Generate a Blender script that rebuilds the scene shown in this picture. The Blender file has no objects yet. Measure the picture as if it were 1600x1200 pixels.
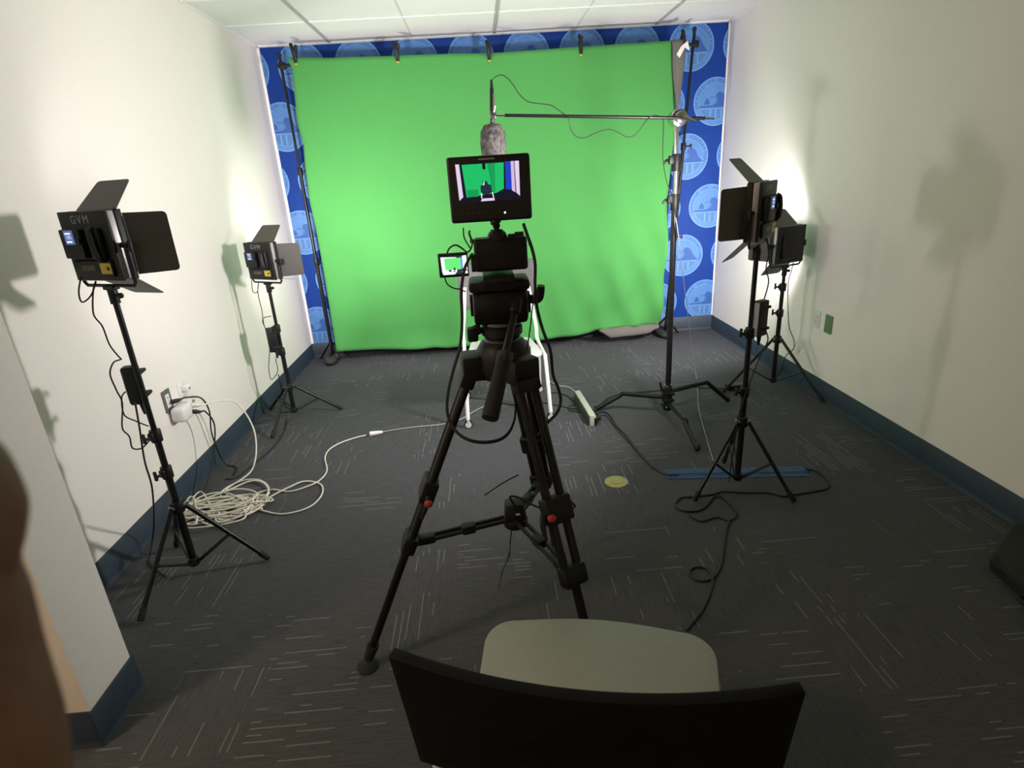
import bpy, bmesh, math, random
from math import sin, cos, pi, radians, hypot, atan2
from mathutils import Vector, Matrix, noise as mnoise

random.seed(11)
SC = bpy.context.scene
COL = SC.collection

# ------------------------------------------------------------------ camera, world, exposure
F_PX, PITCH, YAW, ROLL, CAM_H = 893.178, 0.3514, -0.0357, -0.0631, 1.5245
_f = Vector((sin(-YAW) * cos(PITCH), cos(YAW) * cos(PITCH), -sin(PITCH)))
_r = _f.cross(Vector((0, 0, 1))).normalized()
_u = _r.cross(_f)
CX = cos(ROLL) * _r + sin(ROLL) * _u
CY = -sin(ROLL) * _r + cos(ROLL) * _u
CAM = Vector((0, 0, CAM_H))
cam_data = bpy.data.cameras.new('camera')
cam = bpy.data.objects.new('camera', cam_data)
COL.objects.link(cam)
cam.matrix_world = Matrix(((CX.x, CY.x, -_f.x, 0), (CX.y, CY.y, -_f.y, 0), (CX.z, CY.z, -_f.z, CAM_H), (0, 0, 0, 1)))
cam_data.sensor_width = 36
cam_data.lens = F_PX * 36 / 1600
cam_data.clip_start = 0.01
cam_data.dof.use_dof = True
cam_data.dof.focus_distance = 3.2
cam_data.dof.aperture_fstop = 14
SC.camera = cam

world = bpy.data.worlds.new('world')
SC.world = world
world.use_nodes = True
world.node_tree.nodes['Background'].inputs[0].default_value = (0.9, 0.92, 1.0, 1)
world.node_tree.nodes['Background'].inputs[1].default_value = 0.06
SC.view_settings.view_transform = 'Standard'
SC.view_settings.look = 'None'
SC.view_settings.gamma = 1
SC.view_settings.use_curve_mapping = False
SC.view_settings.exposure = 0.1
PANEL_POWER = dict(left_near=17.0, left_far=27.0, right_near=46.0, right_far=31.0)   # watts
BEAM = radians(152)
HALL_POWER = 9.0


def ray(u, v):
    return CX * ((u - 800) / F_PX) + CY * ((600 - v) / F_PX) + _f


def on_y(u, v, y):
    d = ray(u, v); return CAM + d * (y / d.y)


def on_x(u, v, x):
    d = ray(u, v); return CAM + d * (x / d.x)


def on_z(u, v, z=0.0):
    d = ray(u, v); return CAM + d * ((z - CAM_H) / d.z)


def at_depth(u, v, t):
    return CAM + ray(u, v) * t


# ------------------------------------------------------------------ room dimensions (metres)
LEFT, RIGHT, BACK, TOP, REAR = -1.679, 2.169, 5.317, 2.6, -1.6
HALL = -3.0
BASE_H = 0.131

# ------------------------------------------------------------------ materials
MATS = {}


def mat(name, color, rough=0.6, metal=0.0, var=0.08, scale=40.0, bump=0.0, spec=0.5, sheen=0.0):
    m = bpy.data.materials.new(name); m.use_nodes = True
    nt = m.node_tree; b = nt.nodes['Principled BSDF']
    b.inputs['Roughness'].default_value = rough
    b.inputs['Metallic'].default_value = metal
    b.inputs['Specular IOR Level'].default_value = spec
    tc = nt.nodes.new('ShaderNodeTexCoord')
    n = nt.nodes.new('ShaderNodeTexNoise'); n.inputs['Scale'].default_value = scale; n.inputs['Detail'].default_value = 4
    nt.links.new(tc.outputs['Object'], n.inputs['Vector'])
    r = nt.nodes.new('ShaderNodeValToRGB')
    r.color_ramp.elements[0].position = 0.3; r.color_ramp.elements[1].position = 0.7
    r.color_ramp.elements[0].color = tuple(c * (1 - var) for c in color) + (1,)
    r.color_ramp.elements[1].color = tuple(min(1, c * (1 + var)) for c in color) + (1,)
    nt.links.new(n.outputs['Fac'], r.inputs['Fac']); nt.links.new(r.outputs['Color'], b.inputs['Base Color'])
    if bump:
        bp = nt.nodes.new('ShaderNodeBump'); bp.inputs['Strength'].default_value = bump; bp.inputs['Distance'].default_value = 0.002
        nt.links.new(n.outputs['Fac'], bp.inputs['Height']); nt.links.new(bp.outputs['Normal'], b.inputs['Normal'])
    if sheen:
        b.inputs['Sheen Weight'].default_value = sheen
    MATS[name] = m
    return m


def glow(name, color, strength):
    m = bpy.data.materials.new(name); m.use_nodes = True
    nt = m.node_tree; nt.nodes.clear()
    e = nt.nodes.new('ShaderNodeEmission'); e.inputs[0].default_value = color + (1,); e.inputs[1].default_value = strength
    o = nt.nodes.new('ShaderNodeOutputMaterial'); nt.links.new(e.outputs[0], o.inputs[0])
    return m


WALL = mat('painted_wall', (0.82, 0.77, 0.72), 0.75, var=0.015, scale=90, bump=0.15)
CEIL = mat('ceiling_tile', (0.74, 0.73, 0.70), 0.9, var=0.05, scale=160, bump=0.3)
GRID = mat('ceiling_grid_metal', (0.80, 0.80, 0.78), 0.5, var=0.02)
SCORE = mat('tile_groove', (0.56, 0.56, 0.54), 0.9)
TEE = mat('grey_tee_bar', (0.40, 0.40, 0.39), 0.5, var=0.03)
NAVY = mat('navy_baseboard', (0.026, 0.040, 0.062), 0.5, var=0.1, scale=15)
BLUE = mat('blue_mural', (0.008, 0.044, 0.25), 0.6, var=0.06, scale=6, spec=0.15)
SEAL = mat('seal_print', (0.082, 0.22, 0.52), 0.6, var=0.06, scale=30)
SEALEDGE = mat('seal_edge_print', (0.14, 0.31, 0.64), 0.6, var=0.04)
SEALDARK = mat('seal_wave_print', (0.026, 0.10, 0.36), 0.6, var=0.04)
SEALLOW = mat('seal_lower_print', (0.070, 0.19, 0.44), 0.6, var=0.12, scale=120)
GREEN = mat('green_cloth', (0.065, 0.26, 0.066), 0.9, var=0.05, scale=220, bump=0.25, spec=0.1, sheen=0.1)
GREYCLOTH = mat('grey_cloth', (0.135, 0.125, 0.115), 0.9, var=0.08, scale=120, bump=0.2, spec=0.1)
BLACK = mat('black_plastic', (0.0065, 0.0065, 0.0065), 0.5, var=0.2, scale=60, spec=0.35)
BLACKMETAL = mat('black_metal', (0.009, 0.009, 0.009), 0.33, metal=0.2, var=0.2, scale=50, spec=0.4)
BLACKSOFT = mat('black_rubber', (0.008, 0.008, 0.008), 0.8, var=0.2)
DOOR = mat('barn_door_paint', (0.062, 0.055, 0.047), 0.5, var=0.12, scale=80, bump=0.1)
SATIN = mat('satin_grey', (0.38, 0.36, 0.35), 0.4, metal=0.3, var=0.05)
CHROME = mat('chrome', (0.62, 0.62, 0.60), 0.16, metal=1.0, var=0.03)
STEEL = mat('dull_steel', (0.20, 0.20, 0.195), 0.32, metal=0.9, var=0.05)
YELLOW = mat('yellow_sticker', (0.55, 0.40, 0.04), 0.5, var=0.1)
GREYPRINT = mat('grey_print', (0.30, 0.30, 0.28), 0.6)
WHITEPLAST = mat('white_plastic', (0.74, 0.72, 0.70), 0.4, var=0.02)
WHITEPAINT = mat('white_painted_steel', (0.80, 0.79, 0.78), 0.35, var=0.02)
CREAM = mat('cream_cord', (0.66, 0.63, 0.54), 0.5, var=0.05)
GREYCORD = mat('grey_cord', (0.33, 0.32, 0.31), 0.5, var=0.05)
BLACKCORD = mat('black_cord', (0.010, 0.010, 0.010), 0.55, var=0.1)
SEATDIM = mat('dimmed_pale_seat', (0.28, 0.30, 0.265), 0.5, var=0.03)  # same pale seat as the far chair, foreground dimness put into the colour
GREYPLATE = mat('grey_plate', (0.10, 0.105, 0.092), 0.5, var=0.05)
GREENPLATE = mat('green_plate', (0.13, 0.23, 0.10), 0.5, var=0.05)
PALESTRIP = mat('pale_grey_plastic', (0.42, 0.45, 0.36), 0.45, var=0.04)
TAPE = mat('blue_tape', (0.012, 0.055, 0.13), 0.6, var=0.2, scale=25, bump=0.3)
BRASS = mat('brass', (0.42, 0.34, 0.16), 0.45, metal=0.6, var=0.15, scale=60)
RED = mat('red_plastic', (0.40, 0.03, 0.02), 0.5)
ORANGE = mat('orange_plastic', (0.7, 0.28, 0.03), 0.5)
FUR = mat('grey_fur', (0.105, 0.096, 0.092), 0.9, var=0.6, scale=50, bump=0.8, spec=0.1)
SKIN = mat('skin', (0.27, 0.145, 0.10), 0.55, var=0.15, scale=120, bump=0.2)
SANDBAG = mat('dark_nylon', (0.030, 0.030, 0.031), 0.8, var=0.2, scale=60, bump=0.3)
CASTERGREY = mat('caster_grey', (0.55, 0.53, 0.52), 0.5)
DARKGLASS = mat('dark_bezel', (0.006, 0.006, 0.006), 0.35)


def carpet_material():
    m = bpy.data.materials.new('carpet_tiles'); m.use_nodes = True
    nt = m.node_tree; b = nt.nodes['Principled BSDF']
    N = nt.nodes.new; L = nt.links.new

    def mth(op, a, c=None, d=None):
        n = N('ShaderNodeMath'); n.operation = op
        for i, val in enumerate((a, c, d)):
            if val is None: continue
            if isinstance(val, (int, float)): n.inputs[i].default_value = val
            else: L(val, n.inputs[i])
        return n.outputs[0]
    g = N('ShaderNodeNewGeometry'); s = N('ShaderNodeSeparateXYZ'); L(g.outputs['Position'], s.inputs[0])
    x, y = s.outputs[0], s.outputs[1]
    CELL = 0.305
    ix = mth('FLOOR', mth('DIVIDE', mth('ADD', x, 20.03), CELL)); iy = mth('FLOOR', mth('DIVIDE', mth('ADD', y, 20.11), CELL))
    cv = N('ShaderNodeCombineXYZ'); L(ix, cv.inputs[0]); L(iy, cv.inputs[1])
    wn = N('ShaderNodeTexWhiteNoise'); wn.noise_dimensions = '3D'; L(cv.outputs[0], wn.inputs['Vector'])
    turn = mth('GREATER_THAN', wn.outputs['Value'], 0.5)
    inv = mth('SUBTRACT', 1.0, turn)
    uu = mth('ADD', mth('MULTIPLY', x, turn), mth('MULTIPLY', y, inv))
    vv = mth('ADD', mth('MULTIPLY', y, turn), mth('MULTIPLY', x, inv))
    LINE = 0.0225
    vs = mth('DIVIDE', mth('ADD', vv, 20.0), LINE)
    row = mth('FLOOR', vs); fr = mth('FRACT', vs)
    band = mth('LESS_THAN', fr, 0.21)
    c2 = N('ShaderNodeCombineXYZ'); L(mth('MULTIPLY', uu, 4.2), c2.inputs[0]); L(mth('MULTIPLY', row, 3.71), c2.inputs[1])
    L(mth('MULTIPLY', wn.outputs['Value'], 41.0), c2.inputs[2])
    nz = N('ShaderNodeTexNoise'); nz.inputs['Scale'].default_value = 1.0; nz.inputs['Detail'].default_value = 1.0
    L(c2.outputs[0], nz.inputs['Vector'])
    # streaks gather in clusters
    c3 = N('ShaderNodeTexNoise'); c3.inputs['Scale'].default_value = 1.7; c3.inputs['Detail'].default_value = 1.0
    L(g.outputs['Position'], c3.inputs['Vector'])
    gate = mth('GREATER_THAN', mth('ADD', nz.outputs['Fac'], mth('MULTIPLY', c3.outputs['Fac'], 0.35)), 0.772)
    fine = N('ShaderNodeTexNoise'); fine.inputs['Scale'].default_value = 230.0; fine.inputs['Detail'].default_value = 2.0
    L(g.outputs['Position'], fine.inputs['Vector'])
    wn2 = N('ShaderNodeSeparateColor'); L(wn.outputs['Color'], wn2.inputs[0])
    some = mth('GREATER_THAN', wn2.outputs[1], 0.36)
    streak = mth('MULTIPLY', mth('MULTIPLY', mth('MULTIPLY', band, some), gate), mth('ADD', mth('MULTIPLY', fine.outputs['Fac'], 1.2), 0.1))
    # low ribbed heather running with the tile
    c4 = N('ShaderNodeCombineXYZ'); L(mth('MULTIPLY', uu, 14.0), c4.inputs[0]); L(mth('MULTIPLY', vv, 150.0), c4.inputs[1])
    rib = N('ShaderNodeTexNoise'); rib.inputs['Scale'].default_value = 1.0; rib.inputs['Detail'].default_value = 2.0
    L(c4.outputs[0], rib.inputs['Vector'])
    lum = mth('ADD', mth('MULTIPLY', rib.outputs['Fac'], 0.054), mth('MULTIPLY', fine.outputs['Fac'], 0.062))
    lum = mth('ADD', mth('ADD', lum, 0.014), mth('MULTIPLY', streak, 0.12))
    cc = N('ShaderNodeCombineColor')
    L(mth('MULTIPLY', lum, 0.98), cc.inputs[0]); L(lum, cc.inputs[1]); L(mth('MULTIPLY', lum, 1.06), cc.inputs[2])
    L(cc.outputs[0], b.inputs['Base Color'])
    b.inputs['Roughness'].default_value = 0.95; b.inputs['Specular IOR Level'].default_value = 0.1
    bp = N('ShaderNodeBump'); bp.inputs['Strength'].default_value = 0.5; bp.inputs['Distance'].default_value = 0.004
    L(fine.outputs['Fac'], bp.inputs['Height']); L(bp.outputs['Normal'], b.inputs['Normal'])
    return m


CARPET = carpet_material()

# ------------------------------------------------------------------ mesh builder


def rot_to(d):
    return Vector((0, 0, 1)).rotation_difference(Vector(d).normalized()).to_matrix().to_4x4()


class MB:
    def __init__(self):
        self.bm = bmesh.new(); self.mi = 0; self.xf = Matrix.Identity(4)

    def _add(self, t, M=None):
        for f in t.faces: f.material_index = self.mi
        M = self.xf @ (M if M is not None else Matrix.Identity(4))
        bmesh.ops.transform(t, matrix=M, verts=t.verts)
        me = bpy.data.meshes.new('tmp'); t.to_mesh(me); t.free()
        self.bm.from_mesh(me); bpy.data.meshes.remove(me)
        return self

    def box(self, c, size, bevel=0.0, rot=None, seg=2, taper=None):
        t = bmesh.new(); bmesh.ops.create_cube(t, size=1)
        bmesh.ops.scale(t, vec=Vector(size), verts=t.verts)
        if taper:
            for v in t.verts:
                if v.co.z > 0: v.co.x *= taper[0]; v.co.y *= taper[1]
        if bevel: bmesh.ops.bevel(t, geom=t.edges[:], offset=bevel, segments=seg, profile=0.5, affect='EDGES')
        M = Matrix.Translation(Vector(c))
        if rot is not None: M = M @ rot.to_4x4()
        return self._add(t, M)

    def cyl(self, a, b, r, r2=None, n=18, bevel=0.0):
        a, b = Vector(a), Vector(b); t = bmesh.new()
        L = (b - a).length
        bmesh.ops.create_cone(t, cap_ends=True, segments=n, radius1=r, radius2=r if r2 is None else r2, depth=L)
        if bevel:
            ed = [e for e in t.edges if len(e.link_faces) == 2 and any(len(f.verts) > 4 for f in e.link_faces)]
            bmesh.ops.bevel(t, geom=ed, offset=bevel, segments=2, profile=0.5, affect='EDGES')
        return self._add(t, Matrix.Translation((a + b) / 2) @ rot_to(b - a))

    def sphere(self, c, r, scale=(1, 1, 1), n=20, rot=None):
        t = bmesh.new(); bmesh.ops.create_uvsphere(t, u_segments=n, v_segments=max(8, n * 2 // 3), radius=r)
        M = Matrix.Translation(Vector(c))
        if rot is not None: M = M @ rot.to_4x4()
        return self._add(t, M @ Matrix.Diagonal(Vector(scale).to_4d()))

    def tube(self, pts, r, n=8, sub=6, closed=False, flat=None):
        pts = [Vector(p) for p in pts]
        P, R = [], []
        rr = r if isinstance(r, (list, tuple)) else [r] * len(pts)
        if sub > 1 and len(pts) > 2:
            k = len(pts)
            rng = range(k if closed else k - 1)
            for i in rng:
                g = (lambda j: pts[j % k]) if closed else (lambda j: pts[max(0, min(k - 1, j))])
                p0, p1, p2, p3 = g(i - 1), g(i), g(i + 1), g(i + 2)
                for s in range(sub):
                    t = s / sub
                    P.append(0.5 * ((2 * p1) + (p2 - p0) * t + (2 * p0 - 5 * p1 + 4 * p2 - p3) * t * t + (3 * p1 - p0 - 3 * p2 + p3) * t ** 3))
                    R.append(rr[i] * (1 - t) + rr[(i + 1) % k] * t)
            if not closed: P.append(pts[-1]); R.append(rr[-1])
        else:
            P, R = pts, list(rr)
        t = bmesh.new(); rings = []
        m = len(P); nrm = None
        for i in range(m):
            if closed: tg = P[(i + 1) % m] - P[i - 1]
            else: tg = P[min(m - 1, i + 1)] - P[max(0, i - 1)]
            if tg.length < 1e-9: tg = Vector((0, 0, 1))
            tg.normalize()
            if nrm is None:
                ref = Vector((0, 0, 1)) if abs(tg.z) < 0.9 else Vector((1, 0, 0))
                nrm = (ref - tg * ref.dot(tg)).normalized()
            else:
                nrm = nrm - tg * nrm.dot(tg)
                nrm = nrm.normalized() if nrm.length > 1e-6 else tg.orthogonal().normalized()
            bn = tg.cross(nrm)
            fl = flat or 1.0
            rings.append([t.verts.new(P[i] + (nrm * cos(2 * pi * k / n) * fl + bn * sin(2 * pi * k / n)) * R[i]) for k in range(n)])
        for i in range(m if closed else m - 1):
            a, b = rings[i], rings[(i + 1) % m]
            for k in range(n): t.faces.new((a[k], a[(k + 1) % n], b[(k + 1) % n], b[k]))
        if not closed:
            t.faces.new(list(reversed(rings[0]))); t.faces.new(rings[-1])
        bmesh.ops.recalc_face_normals(t, faces=t.faces[:])
        return self._add(t)

    def lathe(self, prof, c, axis=(0, 0, 1), n=28):
        t = bmesh.new(); rings = []
        for r, z in prof:
            rings.append([t.verts.new((r * cos(2 * pi * k / n), r * sin(2 * pi * k / n), z)) for k in range(n)])
        for a, b in zip(rings[:-1], rings[1:]):
            for k in range(n): t.faces.new((a[k], a[(k + 1) % n], b[(k + 1) % n], b[k]))
        t.faces.new(list(reversed(rings[0]))); t.faces.new(rings[-1])
        bmesh.ops.recalc_face_normals(t, faces=t.faces[:])
        return self._add(t, Matrix.Translation(Vector(c)) @ rot_to(axis))

    def prism(self, poly, depth, M=None, bevel=0.0):
        """polygon in local XY, extruded +Z by depth"""
        t = bmesh.new(); vs = [t.verts.new((p[0], p[1], 0)) for p in poly]
        f = t.faces.new(vs)
        if depth:
            ex = bmesh.ops.extrude_face_region(t, geom=[f])
            bmesh.ops.translate(t, vec=(0, 0, depth), verts=[v for v in ex['geom'] if isinstance(v, bmesh.types.BMVert)])
            if bevel: bmesh.ops.bevel(t, geom=t.edges[:], offset=bevel, segments=2, profile=0.5, affect='EDGES')
        bmesh.ops.recalc_face_normals(t, faces=t.faces[:])
        return self._add(t, M)

    def sheet(self, fn, nu, nv):
        t = bmesh.new()
        V = [[t.verts.new(fn(i / nu, j / nv)) for i in range(nu + 1)] for j in range(nv + 1)]
        for j in range(nv):
            for i in range(nu): t.faces.new((V[j][i], V[j][i + 1], V[j + 1][i + 1], V[j + 1][i]))
        return self._add(t)

    def mesh(self, me, M=None):
        t = bmesh.new(); t.from_mesh(me); return self._add(t, M)

    def build(self, name, mats, parent=None, world=False, smooth=True, angle=35):
        me = bpy.data.meshes.new(name)
        if world and parent is not None:
            bmesh.ops.translate(self.bm, vec=-parent.location, verts=self.bm.verts)
        self.bm.to_mesh(me); self.bm.free()
        for m in (mats if isinstance(mats, (list, tuple)) else [mats]): me.materials.append(m)
        if smooth:
            me.polygons.foreach_set('use_smooth', [True] * len(me.polygons))
            me.set_sharp_from_angle(angle=radians(angle))
        o = bpy.data.objects.new(name, me); COL.objects.link(o)
        if parent is not None: o.parent = parent
        return o


def tag(o, label, cat, group=None):
    o['label'] = label; o['category'] = cat
    if group: o['group'] = group
    return o


def thing(name, label, cat, loc=(0, 0, 0), rotz=0.0, group=None):
    o = bpy.data.objects.new(name, None); COL.objects.link(o)
    o.empty_display_size = 0.05
    o.location = loc; o.rotation_euler = (0, 0, rotz)
    return tag(o, label, cat, group)


def struct(name, mb, mats, **k):
    o = mb.build(name, mats, **k); o['kind'] = 'structure'; return o


GLYPH = {}


def glyph(ch, size):
    key = (ch, size)
    if key not in GLYPH:
        cu = bpy.data.curves.new('glyph', 'FONT'); cu.body = ch; cu.size = size; cu.align_x = 'CENTER'; cu.align_y = 'CENTER'; cu.resolution_u = 3
        ob = bpy.data.objects.new('glyph', cu); COL.objects.link(ob)
        dg = bpy.context.evaluated_depsgraph_get()
        GLYPH[key] = bpy.data.meshes.new_from_object(ob.evaluated_get(dg))
        bpy.data.objects.remove(ob); bpy.data.curves.remove(cu)
    return GLYPH[key]


WALLPLANE = Matrix(((1, 0, 0, 0), (0, 0, -1, 0), (0, 1, 0, 0), (0, 0, 0, 1)))   # local XY -> world XZ facing -Y

# ------------------------------------------------------------------ room shell
struct('floor', MB().box(((HALL + RIGHT) / 2, (REAR + BACK) / 2, -0.05), (RIGHT - HALL + 0.2, BACK - REAR + 0.2, 0.1)), CARPET, smooth=False)
ceiling = struct('ceiling', MB().box(((HALL + RIGHT) / 2, (REAR + BACK) / 2, TOP + 0.05), (RIGHT - HALL + 0.2, BACK - REAR + 0.2, 0.1)), CEIL, smooth=False)
wb = struct('wall_back', MB().box(((LEFT + RIGHT) / 2, BACK + 0.05, TOP / 2), (RIGHT - LEFT + 0.2, 0.1, TOP)), WALL, smooth=False)
struct('wall_left', MB().box((LEFT - 0.05, (1.509 + BACK) / 2, TOP / 2), (0.1, BACK - 1.509, TOP)), WALL, smooth=False)
struct('wall_right', MB().box((RIGHT + 0.05, (REAR + BACK) / 2, TOP / 2), (0.1, BACK - REAR, TOP)), WALL, smooth=False)
struct('wall_entrance', MB().box(((HALL - 1.24) / 2, (1.308 + 1.509) / 2, TOP / 2), (-1.24 - HALL, 0.201, TOP)), WALL, smooth=False)
struct('wall_rear', MB().box(((HALL + RIGHT) / 2, REAR - 0.05, TOP / 2), (RIGHT - HALL, 0.1, TOP)), WALL, smooth=False)
struct('wall_hall', MB().box((HALL - 0.05, (REAR + 1.509) / 2, TOP / 2), (0.1, 1.509 - REAR, TOP)), WALL, smooth=False)


def baseboard(name, a, b, nrm):
    a, b, nrm = Vector(a), Vector(b), Vector(nrm)
    L = (b - a).length; d = (b - a) / L
    M = Matrix((d.to_4d(), nrm.to_4d(), (0, 0, 1, 0), (0, 0, 0, 1))).transposed(); M = Matrix.Translation(a) @ Matrix(((d.x, nrm.x, 0, 0), (d.y, nrm.y, 0, 0), (0, 0, 1, 0), (0, 0, 0, 1)))
    prof = [(0, 0), (0.012, 0), (0.0115, 0.003), (0.008, 0.010), (0.006, 0.022), (0.005, BASE_H - 0.003), (0.003, BASE_H), (0, BASE_H)]
    m = MB(); t = bmesh.new()
    A = [t.verts.new((0, p[0], p[1])) for p in prof]; B = [t.verts.new((L, p[0], p[1])) for p in prof]
    for i in range(len(prof)):
        j = (i + 1) % len(prof); t.faces.new((A[i], A[j], B[j], B[i]))
    t.faces.new(A); t.faces.new(list(reversed(B))); bmesh.ops.recalc_face_normals(t, faces=t.faces[:])
    m._add(t, M)
    struct(name, m, NAVY)


baseboard('baseboard_back', (LEFT, BACK, 0), (RIGHT, BACK, 0), (0, -1, 0))
baseboard('baseboard_left', (LEFT, 1.509, 0), (LEFT, BACK, 0), (1, 0, 0))
baseboard('baseboard_right', (RIGHT, REAR, 0), (RIGHT, BACK, 0), (-1, 0, 0))
baseboard('baseboard_entrance', (-1.24, 1.300, 0), (-1.24, 1.517, 0), (1, 0, 0))
baseboard('baseboard_hall', (HALL, 1.308, 0), (-1.235, 1.308, 0), (0, -1, 0))
baseboard('baseboard_return', (LEFT, 1.509, 0), (-1.235, 1.509, 0), (0, 1, 0))

# ceiling grid: tee bars, tile grooves and the wall angle
g = MB()
for x in (-1.095, 0.225, 1.545): g.box((x, (REAR + BACK) / 2, TOP - 0.003), (0.024, BACK - REAR, 0.006))
g.build('main_tee_bar', TEE, ceiling, smooth=False)
g = MB()
for k in range(9):
    y = 4.67 - 0.61 * k
    g.box(((LEFT + RIGHT) / 2, y, TOP - 0.003), (RIGHT - LEFT, 0.022, 0.0055))
for sx in (LEFT + 0.011, RIGHT - 0.011): g.box((sx, (1.509 + BACK) / 2, TOP - 0.004), (0.022, BACK - 1.509, 0.008))
g.box(((LEFT + RIGHT) / 2, BACK - 0.011, TOP - 0.004), (RIGHT - LEFT, 0.022, 0.008))
g.build('cross_tee_bar', GRID, ceiling, smooth=False)
g = MB()
for x in (-0.435, 0.885): g.box((x, (REAR + BACK) / 2, TOP - 0.001), (0.011, BACK - REAR, 0.002))
g.build('tile_groove', SCORE, ceiling, smooth=False)

# blue printed mural on the back wall
m = MB(); m.box(((LEFT + RIGHT) / 2 + 0.004, BACK - 0.0015, (BASE_H + TOP - 0.012) / 2), (RIGHT - LEFT - 0.036, 0.003, TOP - 0.012 - BASE_H))
mural = m.build('mural', BLUE, wb, smooth=False)
SY = BACK - 0.0032


def arc_poly(r, a0, a1, n): return [(r * cos(a0 + (a1 - a0) * k / n), r * sin(a0 + (a1 - a0) * k / n)) for k in range(n + 1)]


def ring(m, ro, ri, z, M, a0=0, a1=2 * pi, n=48):
    t = bmesh.new()
    A = [t.verts.new((ro * cos(a0 + (a1 - a0) * k / n), ro * sin(a0 + (a1 - a0) * k / n), z)) for k in range(n + 1)]
    B = [t.verts.new((ri * cos(a0 + (a1 - a0) * k / n), ri * sin(a0 + (a1 - a0) * k / n), z)) for k in range(n + 1)]
    for k in range(n): t.faces.new((A[k], A[k + 1], B[k + 1], B[k]))
    m._add(t, M)


def seal_into(m, cx, cz):
    M = Matrix.Translation((cx, SY, cz)) @ WALLPLANE
    R = 0.19
    m.mi = 0; m.prism(arc_poly(R, 0, 2 * pi * 47 / 48, 47), 0, M)
    m.mi = 3; m.prism(arc_poly(0.142, pi + 0.33, 2 * pi - 0.33, 20), 0, M @ Matrix.Translation((0, 0, 0.0004)))
    m.mi = 1; ring(m, R, R - 0.009, 0.0006, M); ring(m, 0.147, 0.143, 0.0006, M)
    m.mi = 2
    wave = [(-0.138, -0.046), (-0.138, -0.030), (-0.06, -0.029), (-0.02, -0.026), (0.008, -0.014), (0.018, 0.004), (0.016, 0.022), (0.004, 0.036), (0.004, 0.052),
            (0.014, 0.066), (0.032, 0.074), (0.052, 0.070), (0.070, 0.056), (0.084, 0.034), (0.098, 0.006), (0.116, -0.018), (0.138, -0.034), (0.138, -0.046)]
    m.prism(wave, 0, M @ Matrix.Translation((0, 0, 0.0008)))
    ring(m, 0.034, 0.029, 0.0009, M @ Matrix.Translation((-0.024, 0.008, 0)), -1.2, 2.4, 16)
    m.prism([(-0.10, -0.02), (-0.085, 0.02), (-0.07, 0.03), (-0.055, 0.01), (-0.05, -0.02)], 0, M @ Matrix.Translation((0, 0, 0.0008)))
    m.mi = 1
    m.box((0, 0, 0), (0.276, 0.008, 0.0004)) if False else None
    m.prism([(-0.138, -0.056), (0.138, -0.056), (0.138, -0.047), (-0.138, -0.047)], 0, M @ Matrix.Translation((0, 0, 0.0009)))
    for k in (-0.045, 0.0, 0.05): m.prism([(k, -0.135), (k + 0.012, -0.135), (k + 0.012, -0.06), (k, -0.06)], 0, M @ Matrix.Translation((0, 0, 0.0009)))
    m.mi = 2
    txt = 'OFFICE OF EDUCATION'
    for i, ch in enumerate(txt):
        if ch == ' ': continue
        a = radians(192 - 204 * i / (len(txt) - 1))
        m.mesh(glyph(ch, 0.041), M @ Matrix.Translation((0.161 * cos(a), 0.161 * sin(a), 0.0010)) @ Matrix.Rotation(a - pi / 2, 4, 'Z'))


m = MB()
for j in range(6):
    cz = 2.43 - 0.428 * j
    for i in range(-9, 3):
        cx = 1.852 + 0.457 * i + 0.2285 * (j % 2)
        if cx < LEFT - 0.17 or cx > RIGHT + 0.17: continue
        if j > 0 and -1.15 < cx < 1.35: continue
        seal_into(m, cx, cz)
for co, no in (((LEFT + 0.02, 0, 0), (-1, 0, 0)), ((RIGHT - 0.012, 0, 0), (1, 0, 0)), ((0, 0, TOP - 0.013), (0, 0, 1)), ((0, 0, BASE_H + 0.001), (0, 0, -1))):
    bmesh.ops.bisect_plane(m.bm, geom=m.bm.verts[:] + m.bm.edges[:] + m.bm.faces[:], plane_co=co, plane_no=no, clear_outer=True)
m.build('round_seal_print', [SEAL, SEALEDGE, SEALDARK, SEALLOW], mural, smooth=False)

# corridor ceiling lamp round the corner on the left
hl = thing('corridor_lamp', 'small square warm corridor lamp on the ceiling left of the entrance, out of frame', 'lamp', (-2.2, 0.35, TOP))
MB().box((0, 0, -0.012), (0.34, 0.34, 0.024), 0.004).build('lamp_frame', WHITEPAINT, hl)
MB().box((0, 0, -0.026), (0.30, 0.30, 0.004)).build('diffuser', glow('warm_lamp', (1.0, 0.75, 0.52), HALL_POWER * 12), hl, smooth=False)

# ------------------------------------------------------------------ light stands and LED panels


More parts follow.
